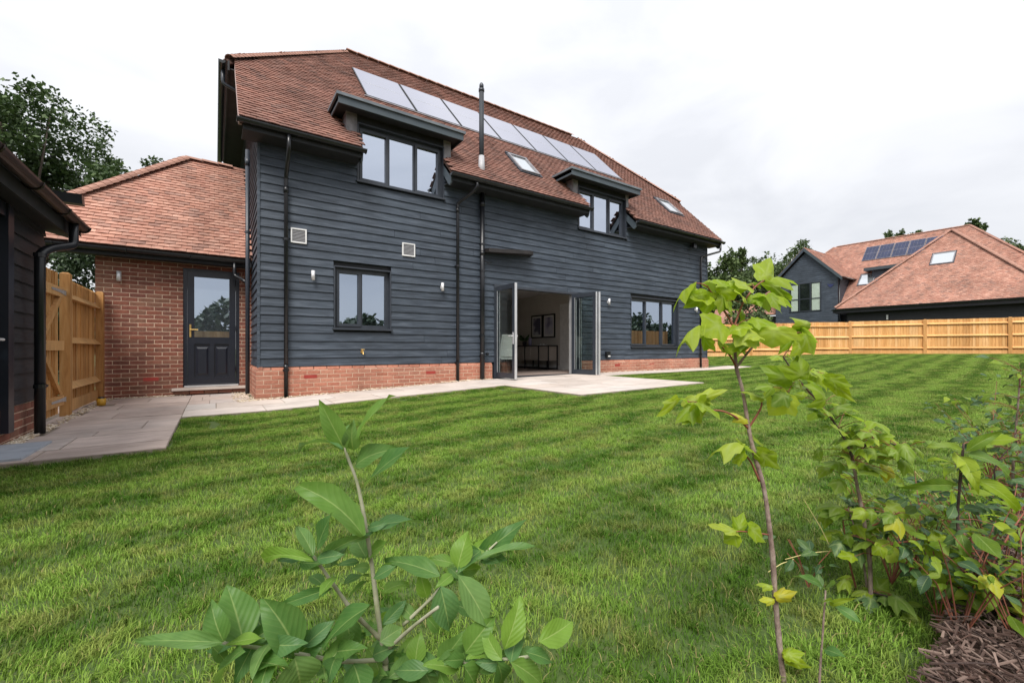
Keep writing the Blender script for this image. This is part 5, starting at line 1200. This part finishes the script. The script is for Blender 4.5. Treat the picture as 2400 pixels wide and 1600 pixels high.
# --- maple sapling.  region 1500..2100 x 560..1100 (scale .3444)
def B_(x, y, Z): return P(1500+x*.3444, 560+y*.3444, Z)
def C_(x, y, Z): return P(1600+x*.3826, 1000+y*.3826, Z)
mz = 1.12; bp = C_(620, 1568, mz); sap = thing('maple_sapling', 'slim maple sapling with bright yellow-green lobed leaves, nearest on the right', 'sapling', (bp.x, bp.y, gz(1.1)))
stem(sap, [(bp.x, bp.y, gz(1.1)-.03), bp, C_(600, 1400, mz), C_(570, 1090, mz), C_(555, 850, mz), C_(540, 690, mz), C_(500, 390, mz), C_(440, 170, mz), B_(740, 1290, mz), B_(700, 1040, mz), B_(655, 870, mz), B_(645, 720, mz), B_(635, 590, mz)], .0075, .0035, 'bark', 'trunk', 10)
for pts, r0 in (([B_(655, 870, mz), B_(610, 790, 1.10), B_(560, 735, 1.08)], .003), ([B_(655, 875, mz), B_(720, 790, 1.11), B_(790, 710, 1.10), B_(860, 660, 1.09)], .0035),
                ([B_(635, 590, mz), B_(580, 500, 1.12), B_(510, 400, 1.11), B_(460, 325, 1.10)], .003), ([B_(640, 600, mz), B_(700, 440, 1.13), B_(780, 330, 1.14), B_(850, 280, 1.15)], .003),
                ([B_(740, 1290, mz), B_(650, 1210, 1.10), B_(560, 1170, 1.08), B_(470, 1165, 1.07)], .0032), ([B_(742, 1280, mz), B_(800, 1190, 1.11), B_(828, 1130, 1.10), B_(822, 1085, 1.10)], .003),
                ([C_(470, 330, mz), C_(420, 220, 1.11), C_(375, 160, 1.10)], .003), ([C_(530, 660, mz), C_(380, 640, 1.10), C_(330, 640, 1.09)], .002), ([B_(460, 325, 1.10), B_(420, 305, 1.09), B_(370, 300, 1.09)], .0018)):
    stem(sap, pts, r0, r0*.55, 'redbark' if r0 < .0033 else 'bark', 'branch', 6)
ML = [(372,298,185,425,90,1.09,0),(440,290,590,262,95,1.10,0),(455,370,305,470,100,1.08,0),(430,580,208,655,95,1.08,0),(490,365,470,520,150,1.10,0),(520,360,735,330,105,1.13,0),
(560,395,650,480,170,1.12,0),(842,285,920,108,130,1.16,0),(850,290,985,195,75,1.17,0),(850,292,1075,415,65,1.13,0),(800,385,1005,375,115,1.12,0),(880,375,970,495,120,1.10,0),(770,380,820,450,90,1.14,0),
(560,570,430,640,190,1.08,0),(690,565,880,560,115,1.13,0),(455,650,390,750,125,1.07,0),(740,730,590,660,170,1.09,0),(560,700,520,750,150,1.09,0),(915,598,905,730,250,1.06,0),(1070,578,1295,600,90,1.07,0),
(1075,600,1195,740,120,1.09,0),(1070,690,1130,815,170,1.05,0),(1030,660,1000,740,80,1.10,0),(1090,955,1120,815,240,1.05,0),(1035,965,830,870,115,1.06,0),(1262,942,1450,1000,80,1.02,0),(1260,945,1482,1110,70,1.04,0),
(1265,1090,1240,995,185,1.03,0),(1010,1050,880,1195,180,1.06,0),(395,1095,430,1245,190,1.05,0),(390,1092,592,1038,62,1.07,0),(260,1080,145,1210,75,1.04,0),(350,1175,310,1235,70,1.06,0),(830,1085,700,1020,75,1.10,0),
(735,1240,620,1165,50,1.10,1),(700,1385,468,1365,90,1.10,0),(705,1400,760,1440,150,1.09,0),(720,1460,625,1515,100,1.09,0),(800,1440,960,1560,100,1.10,0),(740,1330,840,1390,110,1.13,0),
(600,420,560,320,110,1.15,0),(680,500,760,480,100,1.16,0),(520,620,600,580,120,1.14,0)]
for bx_, by_, tx_, ty_, wd, Z, yl in ML:
    b_ = B_(bx_, by_, Z); t_ = B_(tx_, ty_, Z + random.uniform(-.04, .04))
    narrow = wd < 130 and math.hypot(tx_-bx_, ty_-by_) > 150
    add_leaf(sap, b_, t_ + (t_-b_)*.08, wd*.3444*Z/FL*1.25, 'maple', 'leafY' if yl else 'leafB', random.uniform(-.5, .5) if not narrow else random.choice([-.9, .9]))
for bx_, by_, tx_, ty_, wd, yl in [(340,650,165,590,60,0),(340,640,385,535,70,0),(335,655,250,712,90,0),(405,610,520,705,90,0),(550,980,450,945,40,0),(570,1045,690,1010,60,1),(560,1062,485,1050,40,1),(620,1395,745,1370,65,0),(640,1425,810,1470,45,0),(625,1420,700,1400,45,1)]:
    Z = 1.10; add_leaf(sap, C_(bx_, by_, Z), C_(tx_, ty_, Z+random.uniform(-.03, .03)), wd*.3826*Z/FL*1.3, 'maple', 'leafY' if yl else 'leafB', random.uniform(-.4, .4))

def leafy(plant, path, n, kind, mats_, L0, wr, spread, seed, twig='redbark', up=.2, tw=True, yl=.0):
    r = random.Random(seed); mb = MB(); any_ = False
    for i in range(n):
        t = r.random(); p = path[min(len(path)-1, int(t*len(path)))]
        a = r.uniform(0, 6.28); d = Vector((math.cos(a), math.sin(a), r.uniform(-.35, .5)+up)).normalized(); off = r.uniform(.15, 1)*spread
        b = p + d*off; L_ = L0*r.uniform(.6, 1.25)
        d2 = (d + Vector((r.uniform(-.6, .6), r.uniform(-.6, .6), r.uniform(-.9, .1)))).normalized()
        if tw and off > .015: mb.tube([p, p+(b-p)*.5+Vector((0, 0, off*.1)), b], [.0012, .0010, .0008], 4, cap=False); any_ = True
        m = 'leafY' if r.random() < yl else r.choice(mats_)
        add_leaf(plant, b, b + d2*L_, L_*wr*r.uniform(.85, 1.1), kind, m, r.uniform(-.6, .6), facing=Vector((-.25, -.45, 1)).normalized())
    if any_: mb.build('twigs', M[twig], plant)
leafy(sap, [B_(655, 700, 1.12), B_(640, 600, 1.12), B_(560, 470, 1.12), B_(500, 390, 1.11), B_(560, 735, 1.08), B_(600, 560, 1.12)], 7, 'maple', ['leafB'], .055, 1.05, .05, 71)
leafy(sap, [B_(700, 440, 1.13), B_(780, 330, 1.14), B_(850, 300, 1.15), B_(740, 380, 1.15)], 5, 'maple', ['leafB'], .055, 1.05, .05, 72)
leafy(sap, [B_(860, 660, 1.09), B_(790, 700, 1.10), B_(960, 620, 1.09), B_(1060, 640, 1.07)], 4, 'maple', ['leafB'], .060, 1.05, .05, 73)
leafy(sap, [B_(1100, 900, 1.06), B_(1200, 950, 1.05), B_(1010, 1040, 1.07)], 4, 'maple', ['leafB', 'leafC'], .060, 1.05, .05, 74)
leafy(sap, [B_(430, 1120, 1.06), B_(330, 1110, 1.05)], 5, 'maple', ['leafB'], .060, 1.05, .03, 75)
# --- shrubs of the border on the right.  region 1900..2400 x 1050..1600 (scale .3509)
def D_(x, y, Z): return P(1900+x*.3509, 1050+y*.3509, Z)
bz2 = 1.42; bp = D_(412, 1568, 1.42)
sh2 = thing('maple_sapling', 'bushier maple sapling with darker lobed leaves, right of the slim sapling', 'sapling', (bp.x, bp.y, gz(1.3)))
p1 = stem(sh2, [(bp.x, bp.y, gz(1.4)-.02), bp, D_(402, 1050, bz2), D_(392, 720, bz2), D_(350, 450, bz2), D_(310, 250, bz2), D_(285, 80, bz2)], .008, .004, 'bark', 'trunk', 10)
p2 = stem(sh2, [D_(285, 80, bz2), P(1975, 1020, 1.42), P(1925, 950, 1.45), P(1872, 890, 1.45), P(1836, 836, 1.44)], .004, .002, 'darkbark', 'branch', 6)
p3 = stem(sh2, [D_(290, 70, bz2), P(2030, 1042, 1.38), P(2052, 1028, 1.36), P(2120, 1050, 1.33)], .0035, .002, 'darkbark', 'branch', 6)
p4 = stem(sh2, [D_(400, 715, bz2), D_(470, 660, 1.38), D_(600, 630, 1.35), D_(700, 615, 1.32)], .004, .002, 'redbark', 'branch', 6)
p5 = stem(sh2, [D_(370, 540, bz2), D_(470, 490, 1.38), D_(595, 425, 1.35)], .003, .0016, 'redbark', 'branch', 6)
p6 = stem(sh2, [D_(415, 960, bz2), D_(600, 1030, 1.38), D_(760, 1210, 1.35), D_(850, 1340, 1.33)], .003, .0016, 'darkbark', 'branch', 6)
bq = D_(385, 1400, 1.50); p7 = stem(sh2, [(bq.x, bq.y, gz(1.4)-.02), bq, D_(330, 1050, 1.50), D_(250, 720, 1.50), D_(215, 480, 1.50)], .005, .002, 'redbark', 'branch', 6)
p8 = stem(sh2, [D_(385, 980, 1.46), D_(345, 720, 1.46), D_(290, 520, 1.46), D_(248, 400, 1.46)], .004, .002, 'bark', 'branch', 6)
leafy(sh2, p2, 34, 'maple', ['leafB', 'leafC', 'leafB'], .054, 1.1, .12, 2)
leafy(sh2, p2[4:12], 7, 'maple', ['leafB', 'leafC'], .068, 1.1, .09, 22, yl=.1)
leafy(sh2, p3, 28, 'maple', ['leafB', 'leafC', 'leafC'], .052, 1.1, .11, 3)
leafy(sh2, p1[-9:], 22, 'maple', ['leafC', 'leafB'], .052, 1.1, .12, 4, yl=.12)
leafy(sh2, p4, 15, 'maple', ['leafC', 'leafB'], .062, 1.1, .08, 5, yl=.15)
leafy(sh2, p5, 10, 'maple', ['leafC', 'leafD'], .055, 1.1, .08, 6)
leafy(sh2, p6, 16, 'maple', ['leafC'], .06, .95, .06, 7)
leafy(sh2, p7[6:], 20, 'maple', ['leafC', 'leafD', 'leafB'], .06, .95, .07, 8, yl=.08)
leafy(sh2, p8, 12, 'maple', ['leafC', 'leafD'], .06, .95, .06, 9)
sh3 = thing('border_shrub', 'shrub with curving dark stem and oval leaves, second plant from the right edge', 'shrub', (D_(1170, 1568, 1.25).x, D_(1170, 1568, 1.25).y, gz(1.8)))
q0 = D_(1170, 1568, 1.25)
c1 = stem(sh3, [(q0.x, q0.y, gz(1.6)-.02), q0, D_(1100, 1420, 1.25), D_(1080, 1335, 1.25), D_(1220, 1230, 1.25), D_(1255, 1110, 1.25), D_(1210, 1000, 1.25), D_(1080, 800, 1.25), D_(985, 560, 1.25), D_(1000, 200, 1.25), D_(1022, -30, 1.25)], .0062, .003, 'darkbark', 'stem', 8)
c2 = stem(sh3, [D_(1210, 1000, 1.25), D_(1190, 850, 1.27), D_(1300, 620, 1.30), D_(1425, 430, 1.34)], .0035, .002, 'redbark', 'branch', 6)
q1 = D_(930, 1568, 1.3); c3 = stem(sh3, [(q1.x, q1.y, gz(1.6)-.02), q1, D_(1000, 1330, 1.3), D_(1080, 1130, 1.3), D_(1150, 1000, 1.32)], .006, .003, 'redbark', 'stem', 8)
leafy(sh3, c1[-6:], 16, 'ell', ['leafC', 'leafB'], .085, .42, .035, 12); leafy(sh3, c1[16:34], 36, 'ell', ['leafC', 'leafB', 'leafC'], .075, .45, .08, 13)
leafy(sh3, c2, 30, 'ell', ['leafC', 'leafB'], .07, .45, .07, 14, yl=.06); leafy(sh3, c1[20:30], 12, 'maple', ['leafB', 'leafC'], .055, 1.1, .12, 15, yl=.1)
leafy(sh3, c3, 22, 'ell', ['leafC', 'leafD'], .05, .45, .08, 16)
for bx_, by_, tx_, ty_, wd in [(1040,20,1250,-120,60),(1010,10,760,10,70),(1050,40,1360,110,120),(1000,160,1200,100,60),(960,250,700,240,70),(1010,290,1250,330,60)]:
    add_leaf(sh3, D_(bx_, by_, 1.22), D_(tx_, ty_, 1.18), wd*.3509*1.2/FL*1.1, 'ell', 'leafC', random.uniform(-.5, .5))
q2 = P(2345, 1400, 1.75); sh4 = thing('border_shrub', 'small-leaved dark green shrub at the right edge of the picture', 'shrub', (q2.x, q2.y, gz(2.4)))
e1 = stem(sh4, [(q2.x, q2.y, gz(2.4)), P(2370, 1200, 1.75), P(2375, 1080, 1.75), P(2385, 960, 1.75), P(2392, 870, 1.75)], .006, .002, 'bark', 'stem', 8)
e2 = stem(sh4, [P(2365, 1210, 1.75), P(2330, 1100, 1.7), P(2400, 1020, 1.7)], .003, .0015, 'darkbark', 'branch', 6)
e3 = stem(sh4, [P(2365, 1260, 1.75), P(2420, 1180, 1.7), P(2440, 1080, 1.7)], .003, .0015, 'darkbark', 'branch', 6)
leafy(sh4, e1, 80, 'ell', ['leafD', 'leafC'], .05, .45, .11, 31); leafy(sh4, e2, 50, 'ell', ['leafD', 'leafC'], .045, .45, .09, 32); leafy(sh4, e3, 60, 'ell', ['leafD', 'leafC'], .05, .45, .10, 33)
q3 = P(1921, 1590, 1.05); tw_ = thing('bare_twig_shrub', 'thin grey twig with a few leaves between the two saplings', 'shrub', (q3.x, q3.y, gz(1.1)))
t1 = stem(tw_, [(q3.x, q3.y, gz(1.1)-.02), q3, P(1927, 1500, 1.05), P(1935, 1383, 1.05)], .003, .0018, 'bark')
for bx_, by_, tx_, ty_, wd in [(100,930,170,870,20),(80,930,-30,840,60),(130,1050,240,1000,30),(160,1050,345,1165,60),(90,1340,220,1380,60),(150,1040,110,1000,20)]:
    add_leaf(tw_, D_(bx_, by_, 1.04), D_(tx_, ty_, 1.0), wd*.3509*1.04/FL*1.2, 'ell', random.choice(['leafC', 'leafA']), random.uniform(-.4, .4))
# low undergrowth in the bed: individually planted seedlings
for i, (fx_, fy_, Z, h, lf_, mm, lab) in enumerate([
    (2130, 1500, 1.55, .28, 30, ['leafC', 'leafD'], 'low leafy seedling in the bed just right of the bushier sapling'),
    (2230, 1330, 1.9, .25, 40, ['leafD', 'leafC'], 'dark low plant on the bed edge behind the curving stem'),
    (2330, 1290, 2.3, .35, 60, ['leafD'], 'blue-green low bush by the lawn edge at far right'),
    (2200, 1585, 1.3, .22, 36, ['leafD', 'leafC'], 'dark green low plant at the bottom edge right of centre stem'),
    (2350, 1540, 1.25, .22, 40, ['leafD', 'leafC'], 'low green plant in the bottom right corner'),
    (2040, 1330, 1.75, .24, 30, ['leafD', 'leafC'], 'tiny-leaved plant at the lawn edge behind the bushier sapling'),
    (2090, 1400, 1.5, .30, 34, ['leafC'], 'fine-leaved weed between bushier sapling and curving stem'),
    (2250, 1565, 1.22, .34, 70, ['leafD', 'leafC'], 'bushy dark seedling at the bottom edge, right of the curving stem foot'),
    (2345, 1460, 1.35, .40, 80, ['leafD', 'leafC', 'leafD'], 'leafy dark shrublet over the mulch near the lower right corner'),
    (2400, 1590, 1.15, .36, 70, ['leafC', 'leafD'], 'leafy green plant cut by the lower right corner'),
    (2170, 1440, 1.45, .34, 60, ['leafC', 'leafD'], 'mid green plant hiding the lawn edge right of the bushier sapling trunk'),
    (2405, 1300, 1.9, .50, 90, ['leafD', 'leafC'], 'tall dense dark shrub filling the right edge above the mulch'),
    (2320, 1180, 2.5, .50, 80, ['leafD'], 'dark leafy shrub behind the curving stem by the lawn'),
    (2290, 1450, 1.5, .30, 50, ['leafD', 'leafC'], 'spreading dark green plant under the curved dark stem'),
    (2385, 1400, 1.7, .35, 55, ['leafC', 'leafD'], 'leafy plant cut by the right edge above the mulch'),
    (2390, 1160, 2.8, .40, 60, ['leafD'], 'dense dark low bush at the right edge of the lawn'),
    (1895, 1345, 1.5, .14, 14, ['leafD'], 'small creeping weed on the grass between the saplings')]):
    p = P(fx_, fy_, Z); base = Vector((p.x, p.y, gz(p.x))); t_ = thing('low_plant', lab, 'plant', base, 'low plants in the border')
    mb = MB(); ends = []
    for k in range(5 if h < .3 else 9):
        a = random.uniform(0, 6.28); e_ = base + Vector((math.cos(a)*h*.45, math.sin(a)*h*.45, h*random.uniform(.6, 1.1)))
        mid = base + (e_-base)*.5 + Vector((0, 0, h*.12)); mb.tube([base-Vector((0, 0, .01)), mid, e_], [.0022, .0016, .001], 5); ends += [mid, (mid+e_)/2, e_]
    mb.build('stems', M['redbark'], t_); leafy(t_, ends, lf_, 'ell', mm, .045 if i not in (2,) else .05, .5, .06, 60+i, tw=False)
# dead twigs and fallen leaves on the bed
tmb = MB()
for i in range(70):
    x = random.uniform(1.3, 4.2); y = bedy(x) - abs(random.gauss(0, .4)); a = random.uniform(0, 6.28); L_ = random.uniform(.08, .3); z = gz(x)+.06
    p = Vector((x, y, z)); q = p + Vector((math.cos(a)*L_, math.sin(a)*L_, random.uniform(-.01, .08))); tmb.tube([p, (p+q)/2 + Vector((random.uniform(-.02, .02), random.uniform(-.02, .02), .01)), q], [.0022, .0018, .001], 5)
o = tmb.build('dead_twigs', M['darkbark'], None); o['kind'] = 'stuff'; tagm(o, 'dark dead twigs strewn over the bark mulch', 'twigs')
# dry straws
mb = MB()
for a, b in (((1887, 1175), (1960, 1310)), ((2145, 1105), (2235, 1215)), ((2236, 1400), (2200, 1510)), ((2290, 1440), (2240, 1590)), ((1840, 1310), (1950, 1290)), ((1800, 1340), (1860, 1310))):
    p = P(*a, 1.5); q = P(*b, 1.5); mb.tube([p, (p+q)/2+Vector((.004, 0, .006)), q], [.0012, .0016, .0012], 5)
mb.tube([P(2240, 1590, 1.5), P(2230, 1640, 1.52)], .0014, 5)
o = mb.build('straw_stalks', M['straw'], None); tagm(o, 'thin yellow dry stalks leaning among the saplings', 'stalks')

# ================================================================ lawn: real blades, clumps instanced over the turf
def grassmat():
    m, t, o = newmat('grass_blades'); nd = t.nodes; lk = t.links.new
    b = nd.new('ShaderNodeBsdfPrincipled'); b.inputs['Roughness'].default_value = .6; b.inputs['Specular IOR Level'].default_value = .15
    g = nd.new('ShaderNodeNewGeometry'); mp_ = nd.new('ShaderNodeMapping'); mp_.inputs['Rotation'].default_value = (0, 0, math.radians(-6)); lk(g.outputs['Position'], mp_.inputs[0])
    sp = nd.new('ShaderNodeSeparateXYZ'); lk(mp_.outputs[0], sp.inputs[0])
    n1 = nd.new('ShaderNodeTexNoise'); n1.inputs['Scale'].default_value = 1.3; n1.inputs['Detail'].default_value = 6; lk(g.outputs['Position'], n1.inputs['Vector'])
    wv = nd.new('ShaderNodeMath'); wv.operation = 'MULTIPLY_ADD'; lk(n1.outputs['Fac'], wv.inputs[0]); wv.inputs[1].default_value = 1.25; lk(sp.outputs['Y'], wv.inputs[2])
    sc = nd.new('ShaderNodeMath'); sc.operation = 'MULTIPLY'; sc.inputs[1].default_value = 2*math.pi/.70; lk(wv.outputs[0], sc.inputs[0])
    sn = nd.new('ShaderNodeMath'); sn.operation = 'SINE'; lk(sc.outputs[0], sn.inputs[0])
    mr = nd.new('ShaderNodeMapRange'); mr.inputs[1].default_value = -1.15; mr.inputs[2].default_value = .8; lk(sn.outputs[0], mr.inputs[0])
    c = nd.new('ShaderNodeMixRGB'); c.inputs[1].default_value = (.052, .140, .008, 1); c.inputs[2].default_value = (.205, .345, .050, 1); lk(mr.outputs[0], c.inputs[0])  # mowing stripes put into blade colour, standing in for light on leaning blades
    n2 = nd.new('ShaderNodeTexNoise'); n2.inputs['Scale'].default_value = 5.5; n2.inputs['Detail'].default_value = 6; lk(g.outputs['Position'], n2.inputs['Vector'])
    r = nd.new('ShaderNodeValToRGB'); r.color_ramp.elements[0].position = .45; r.color_ramp.elements[0].color = (0, 0, 0, 1); r.color_ramp.elements[1].position = .72; r.color_ramp.elements[1].color = (.6, .6, .6, 1); lk(n2.outputs['Fac'], r.inputs[0])
    c2 = nd.new('ShaderNodeMixRGB'); lk(r.outputs[0], c2.inputs[0]); lk(c.outputs[0], c2.inputs[1]); c2.inputs[2].default_value = (.31, .31, .09, 1)
    # blade to blade
    r3 = nd.new('ShaderNodeValToRGB'); e = r3.color_ramp.elements; e[0].position = 0; e[0].color = (.55, .60, .5, 1); e[1].position = 1; e[1].color = (1.45, 1.35, 1.5, 1); lk(g.outputs['Random Per Island'], r3.inputs[0])
    c3 = nd.new('ShaderNodeMixRGB'); c3.blend_type = 'MULTIPLY'; c3.inputs[0].default_value = 1; lk(c2.outputs[0], c3.inputs[1]); lk(r3.outputs[0], c3.inputs[2])
    # a few dry blades
    gt = nd.new('ShaderNodeMath'); gt.operation = 'GREATER_THAN'; gt.inputs[1].default_value = .95; lk(g.outputs['Random Per Island'], gt.inputs[0])
    c4 = nd.new('ShaderNodeMixRGB'); lk(gt.outputs[0], c4.inputs[0]); lk(c3.outputs[0], c4.inputs[1]); c4.inputs[2].default_value = (.34, .30, .12, 1)
    lk(c4.outputs[0], b.inputs['Base Color'])
    tr = nd.new('ShaderNodeBsdfTranslucent'); lk(c4.outputs[0], tr.inputs[0]); ms_ = nd.new('ShaderNodeMixShader'); ms_.inputs[0].default_value = .3
    lk(b.outputs[0], ms_.inputs[1]); lk(tr.outputs[0], ms_.inputs[2]); lk(ms_.outputs[0], o.inputs['Surface']); return m
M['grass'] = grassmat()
gcol = bpy.data.collections.new('grass_clumps')
PS = .46
def clump(i, nbl, wid, ht):
    r = np.random.default_rng(100+i); n = nbl
    x = r.uniform(-PS*.56, PS*.56, n); y = r.uniform(-PS*.56, PS*.56, n); a = r.uniform(0, 6.28, n)
    cl = r.uniform(-.5, .5, (14, 2))*PS; ci = r.integers(0, 14, n); pull = r.uniform(0, 1, n) < .35
    x = np.where(pull, cl[ci, 0] + r.normal(0, .02, n), x); y = np.where(pull, cl[ci, 1] + r.normal(0, .02, n), y)
    h = ht*r.uniform(.5, 1.25, n); w_ = wid*r.uniform(.6, 1.3, n)
    lean = r.uniform(.2, 1.3, n); lx, ly = np.cos(a)*lean*h*.9 + h*.14, np.sin(a)*lean*h*.9
    px, py = -np.sin(a)*w_, np.cos(a)*w_
    V = np.zeros((n, 5, 3)); z0 = -.035
    V[:, 0] = np.stack([x-px, y-py, np.full(n, z0)], 1); V[:, 1] = np.stack([x+px, y+py, np.full(n, z0)], 1)
    V[:, 2] = np.stack([x+lx*.45+px*.8, y+ly*.45+py*.8, z0+h*.75], 1); V[:, 3] = np.stack([x+lx*.45-px*.8, y+ly*.45-py*.8, z0+h*.75], 1)
    V[:, 4] = np.stack([x+lx*1.15, y+ly*1.15, z0+h*.95], 1)
    me = bpy.data.meshes.new('clump'); k = np.arange(n)[:, None]*5
    loops = np.concatenate([k+0, k+1, k+2, k+3, k+3, k+2, k+4], 1).ravel(); tot = np.tile([4, 3], n); st = np.concatenate([[0], np.cumsum(tot)[:-1]])
    me.vertices.add(5*n); me.vertices.foreach_set('co', V.reshape(-1).astype(np.float32)); me.loops.add(len(loops)); me.loops.foreach_set('vertex_index', loops.astype(np.int32))
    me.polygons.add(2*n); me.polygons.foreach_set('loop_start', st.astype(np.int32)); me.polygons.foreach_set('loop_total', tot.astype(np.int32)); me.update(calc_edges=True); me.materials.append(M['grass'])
    ob = bpy.data.objects.new('clump_%02d' % i, me); gcol.objects.link(ob)
for i in range(6): clump(i, 4600, .0013, .0255)
for i in range(6, 9): clump(i, 2200, .0032, .028)
pts = []; rot = []; idx = []
def paved(x, y):
    m_ = .20
    if -3.2 < x < -.36+m_ and y > 4.87-m_: return True
    if x <= 4.6+m_ and y > 6.93-m_: return True
    if 4.6-m_ < x < 7.9+m_ and y > 4.82-m_: return True
    if x >= 7.9 and x < 15.2+m_ and 7.52-m_ < y < YB+.5: return True
    if x < 15.2 and y > 8: return True
    return False
import itertools
strip = math.radians(6)
for i in range(-40, 90):
    for j in range(-50, 70):
        x0 = i*PS; y0 = j*PS
        x = x0*math.cos(strip) - y0*math.sin(strip); y = x0*math.sin(strip) + y0*math.cos(strip)
        Z = x*SN + y*CS
        if Z < .2 or Z > 34: continue
        u = (x*CS - y*SN)/Z
        if abs(u) > 1.75 and Z > .9: continue
        if y < bedy(x) + .06 or paved(x, y): continue
        # stop at the fence
        if x > 13 and (y - 18.5) > (x-13.2)*(8.47-18.5)/(27.2-13.2) - .1 and x < 27.2: continue
        if x >= 27.0 and (x-27.2) > (8.47-y)*.53 - .1: continue
        pts.append((x, y, gz(x))); sl_ = math.atan((gz(x+.25)-gz(x-.25))/.5); rot.append((0, sl_ if j % 2 else -sl_, (math.pi if j % 2 else 0) + random.uniform(-.25, .25) + strip)); idx.append(random.randrange(0, 6) if Z < 9 else random.randrange(6, 9))
# edge tufts that lap up to the paving
edges = [((-3.2, 4.72), (-.30, 4.72)), ((-.20, 4.9), (-.20, 6.8)), ((-.2, 6.78), (4.5, 6.78)), ((4.44, 4.7), (4.44, 6.7)), ((4.5, 4.66), (8.0, 4.66)), ((8.05, 4.8), (8.05, 7.3)), ((8.0, 7.37), (15.4, 7.37))]
for (xa, ya_), (xb, yb_) in edges:
    L_ = math.hypot(xb-xa, yb_-ya_); k = int(L_/.3)
    for i in range(k+1):
        t = i/max(1, k); x, y = xa+(xb-xa)*t, ya_+(yb_-ya_)*t; pts.append((x, y, gz(x))); rot.append((0, 0, random.uniform(0, 6.28))); idx.append(9)
def edge_clump():
    global PS; s = PS; PS = .26; clump(9, 1200, .0014, .030); PS = s
edge_clump()
bx_ = [b for b in np.arange(-2.5, 12, .25)]
for x in bx_: pts.append((x, bedy(x)+.10, gz(x))); rot.append((0, 0, random.uniform(0, 6.28))); idx.append(9)
me = bpy.data.meshes.new('lawn'); me.from_pydata(pts, [], [])
at = me.attributes.new('rot', 'FLOAT_VECTOR', 'POINT'); at.data.foreach_set('vector', np.array(rot, np.float32).ravel())
at = me.attributes.new('idx', 'INT', 'POINT'); at.data.foreach_set('value', np.array(idx, np.int32))
lawn = link('lawn_grass', me, None, (0, 0, 0)); lawn['kind'] = 'stuff'; tagm(lawn, 'short striped green lawn filling the garden', 'grass')
ng_ = bpy.data.node_groups.new('lawn_nodes', 'GeometryNodeTree')
ng_.interface.new_socket('Geometry', in_out='INPUT', socket_type='NodeSocketGeometry'); ng_.interface.new_socket('Geometry', in_out='OUTPUT', socket_type='NodeSocketGeometry')
gi = ng_.nodes.new('NodeGroupInput'); gout = ng_.nodes.new('NodeGroupOutput'); iop = ng_.nodes.new('GeometryNodeInstanceOnPoints'); ci = ng_.nodes.new('GeometryNodeCollectionInfo')
ci.inputs['Collection'].default_value = gcol; ci.inputs['Separate Children'].default_value = True; ci.inputs['Reset Children'].default_value = True
iop.inputs['Pick Instance'].default_value = True
na = ng_.nodes.new('GeometryNodeInputNamedAttribute'); na.data_type = 'FLOAT_VECTOR'; na.inputs['Name'].default_value = 'rot'
nb_ = ng_.nodes.new('GeometryNodeInputNamedAttribute'); nb_.data_type = 'INT'; nb_.inputs['Name'].default_value = 'idx'
e2r = ng_.nodes.new('FunctionNodeEulerToRotation')
lk = ng_.links.new; lk(gi.outputs[0], iop.inputs['Points']); lk(ci.outputs[0], iop.inputs['Instance']); lk(nb_.outputs['Attribute'], iop.inputs['Instance Index'])
lk(na.outputs['Attribute'], e2r.inputs[0]); lk(e2r.outputs[0], iop.inputs['Rotation']); lk(iop.outputs[0], gout.inputs[0])
mod = lawn.modifiers.new('lawn', 'NODES'); mod.node_group = ng_

# ================================================================ lift everything so that the left terrace is at about z = 0
for o in list(COL.objects):
    if o.parent is None: o.location.z += EYE
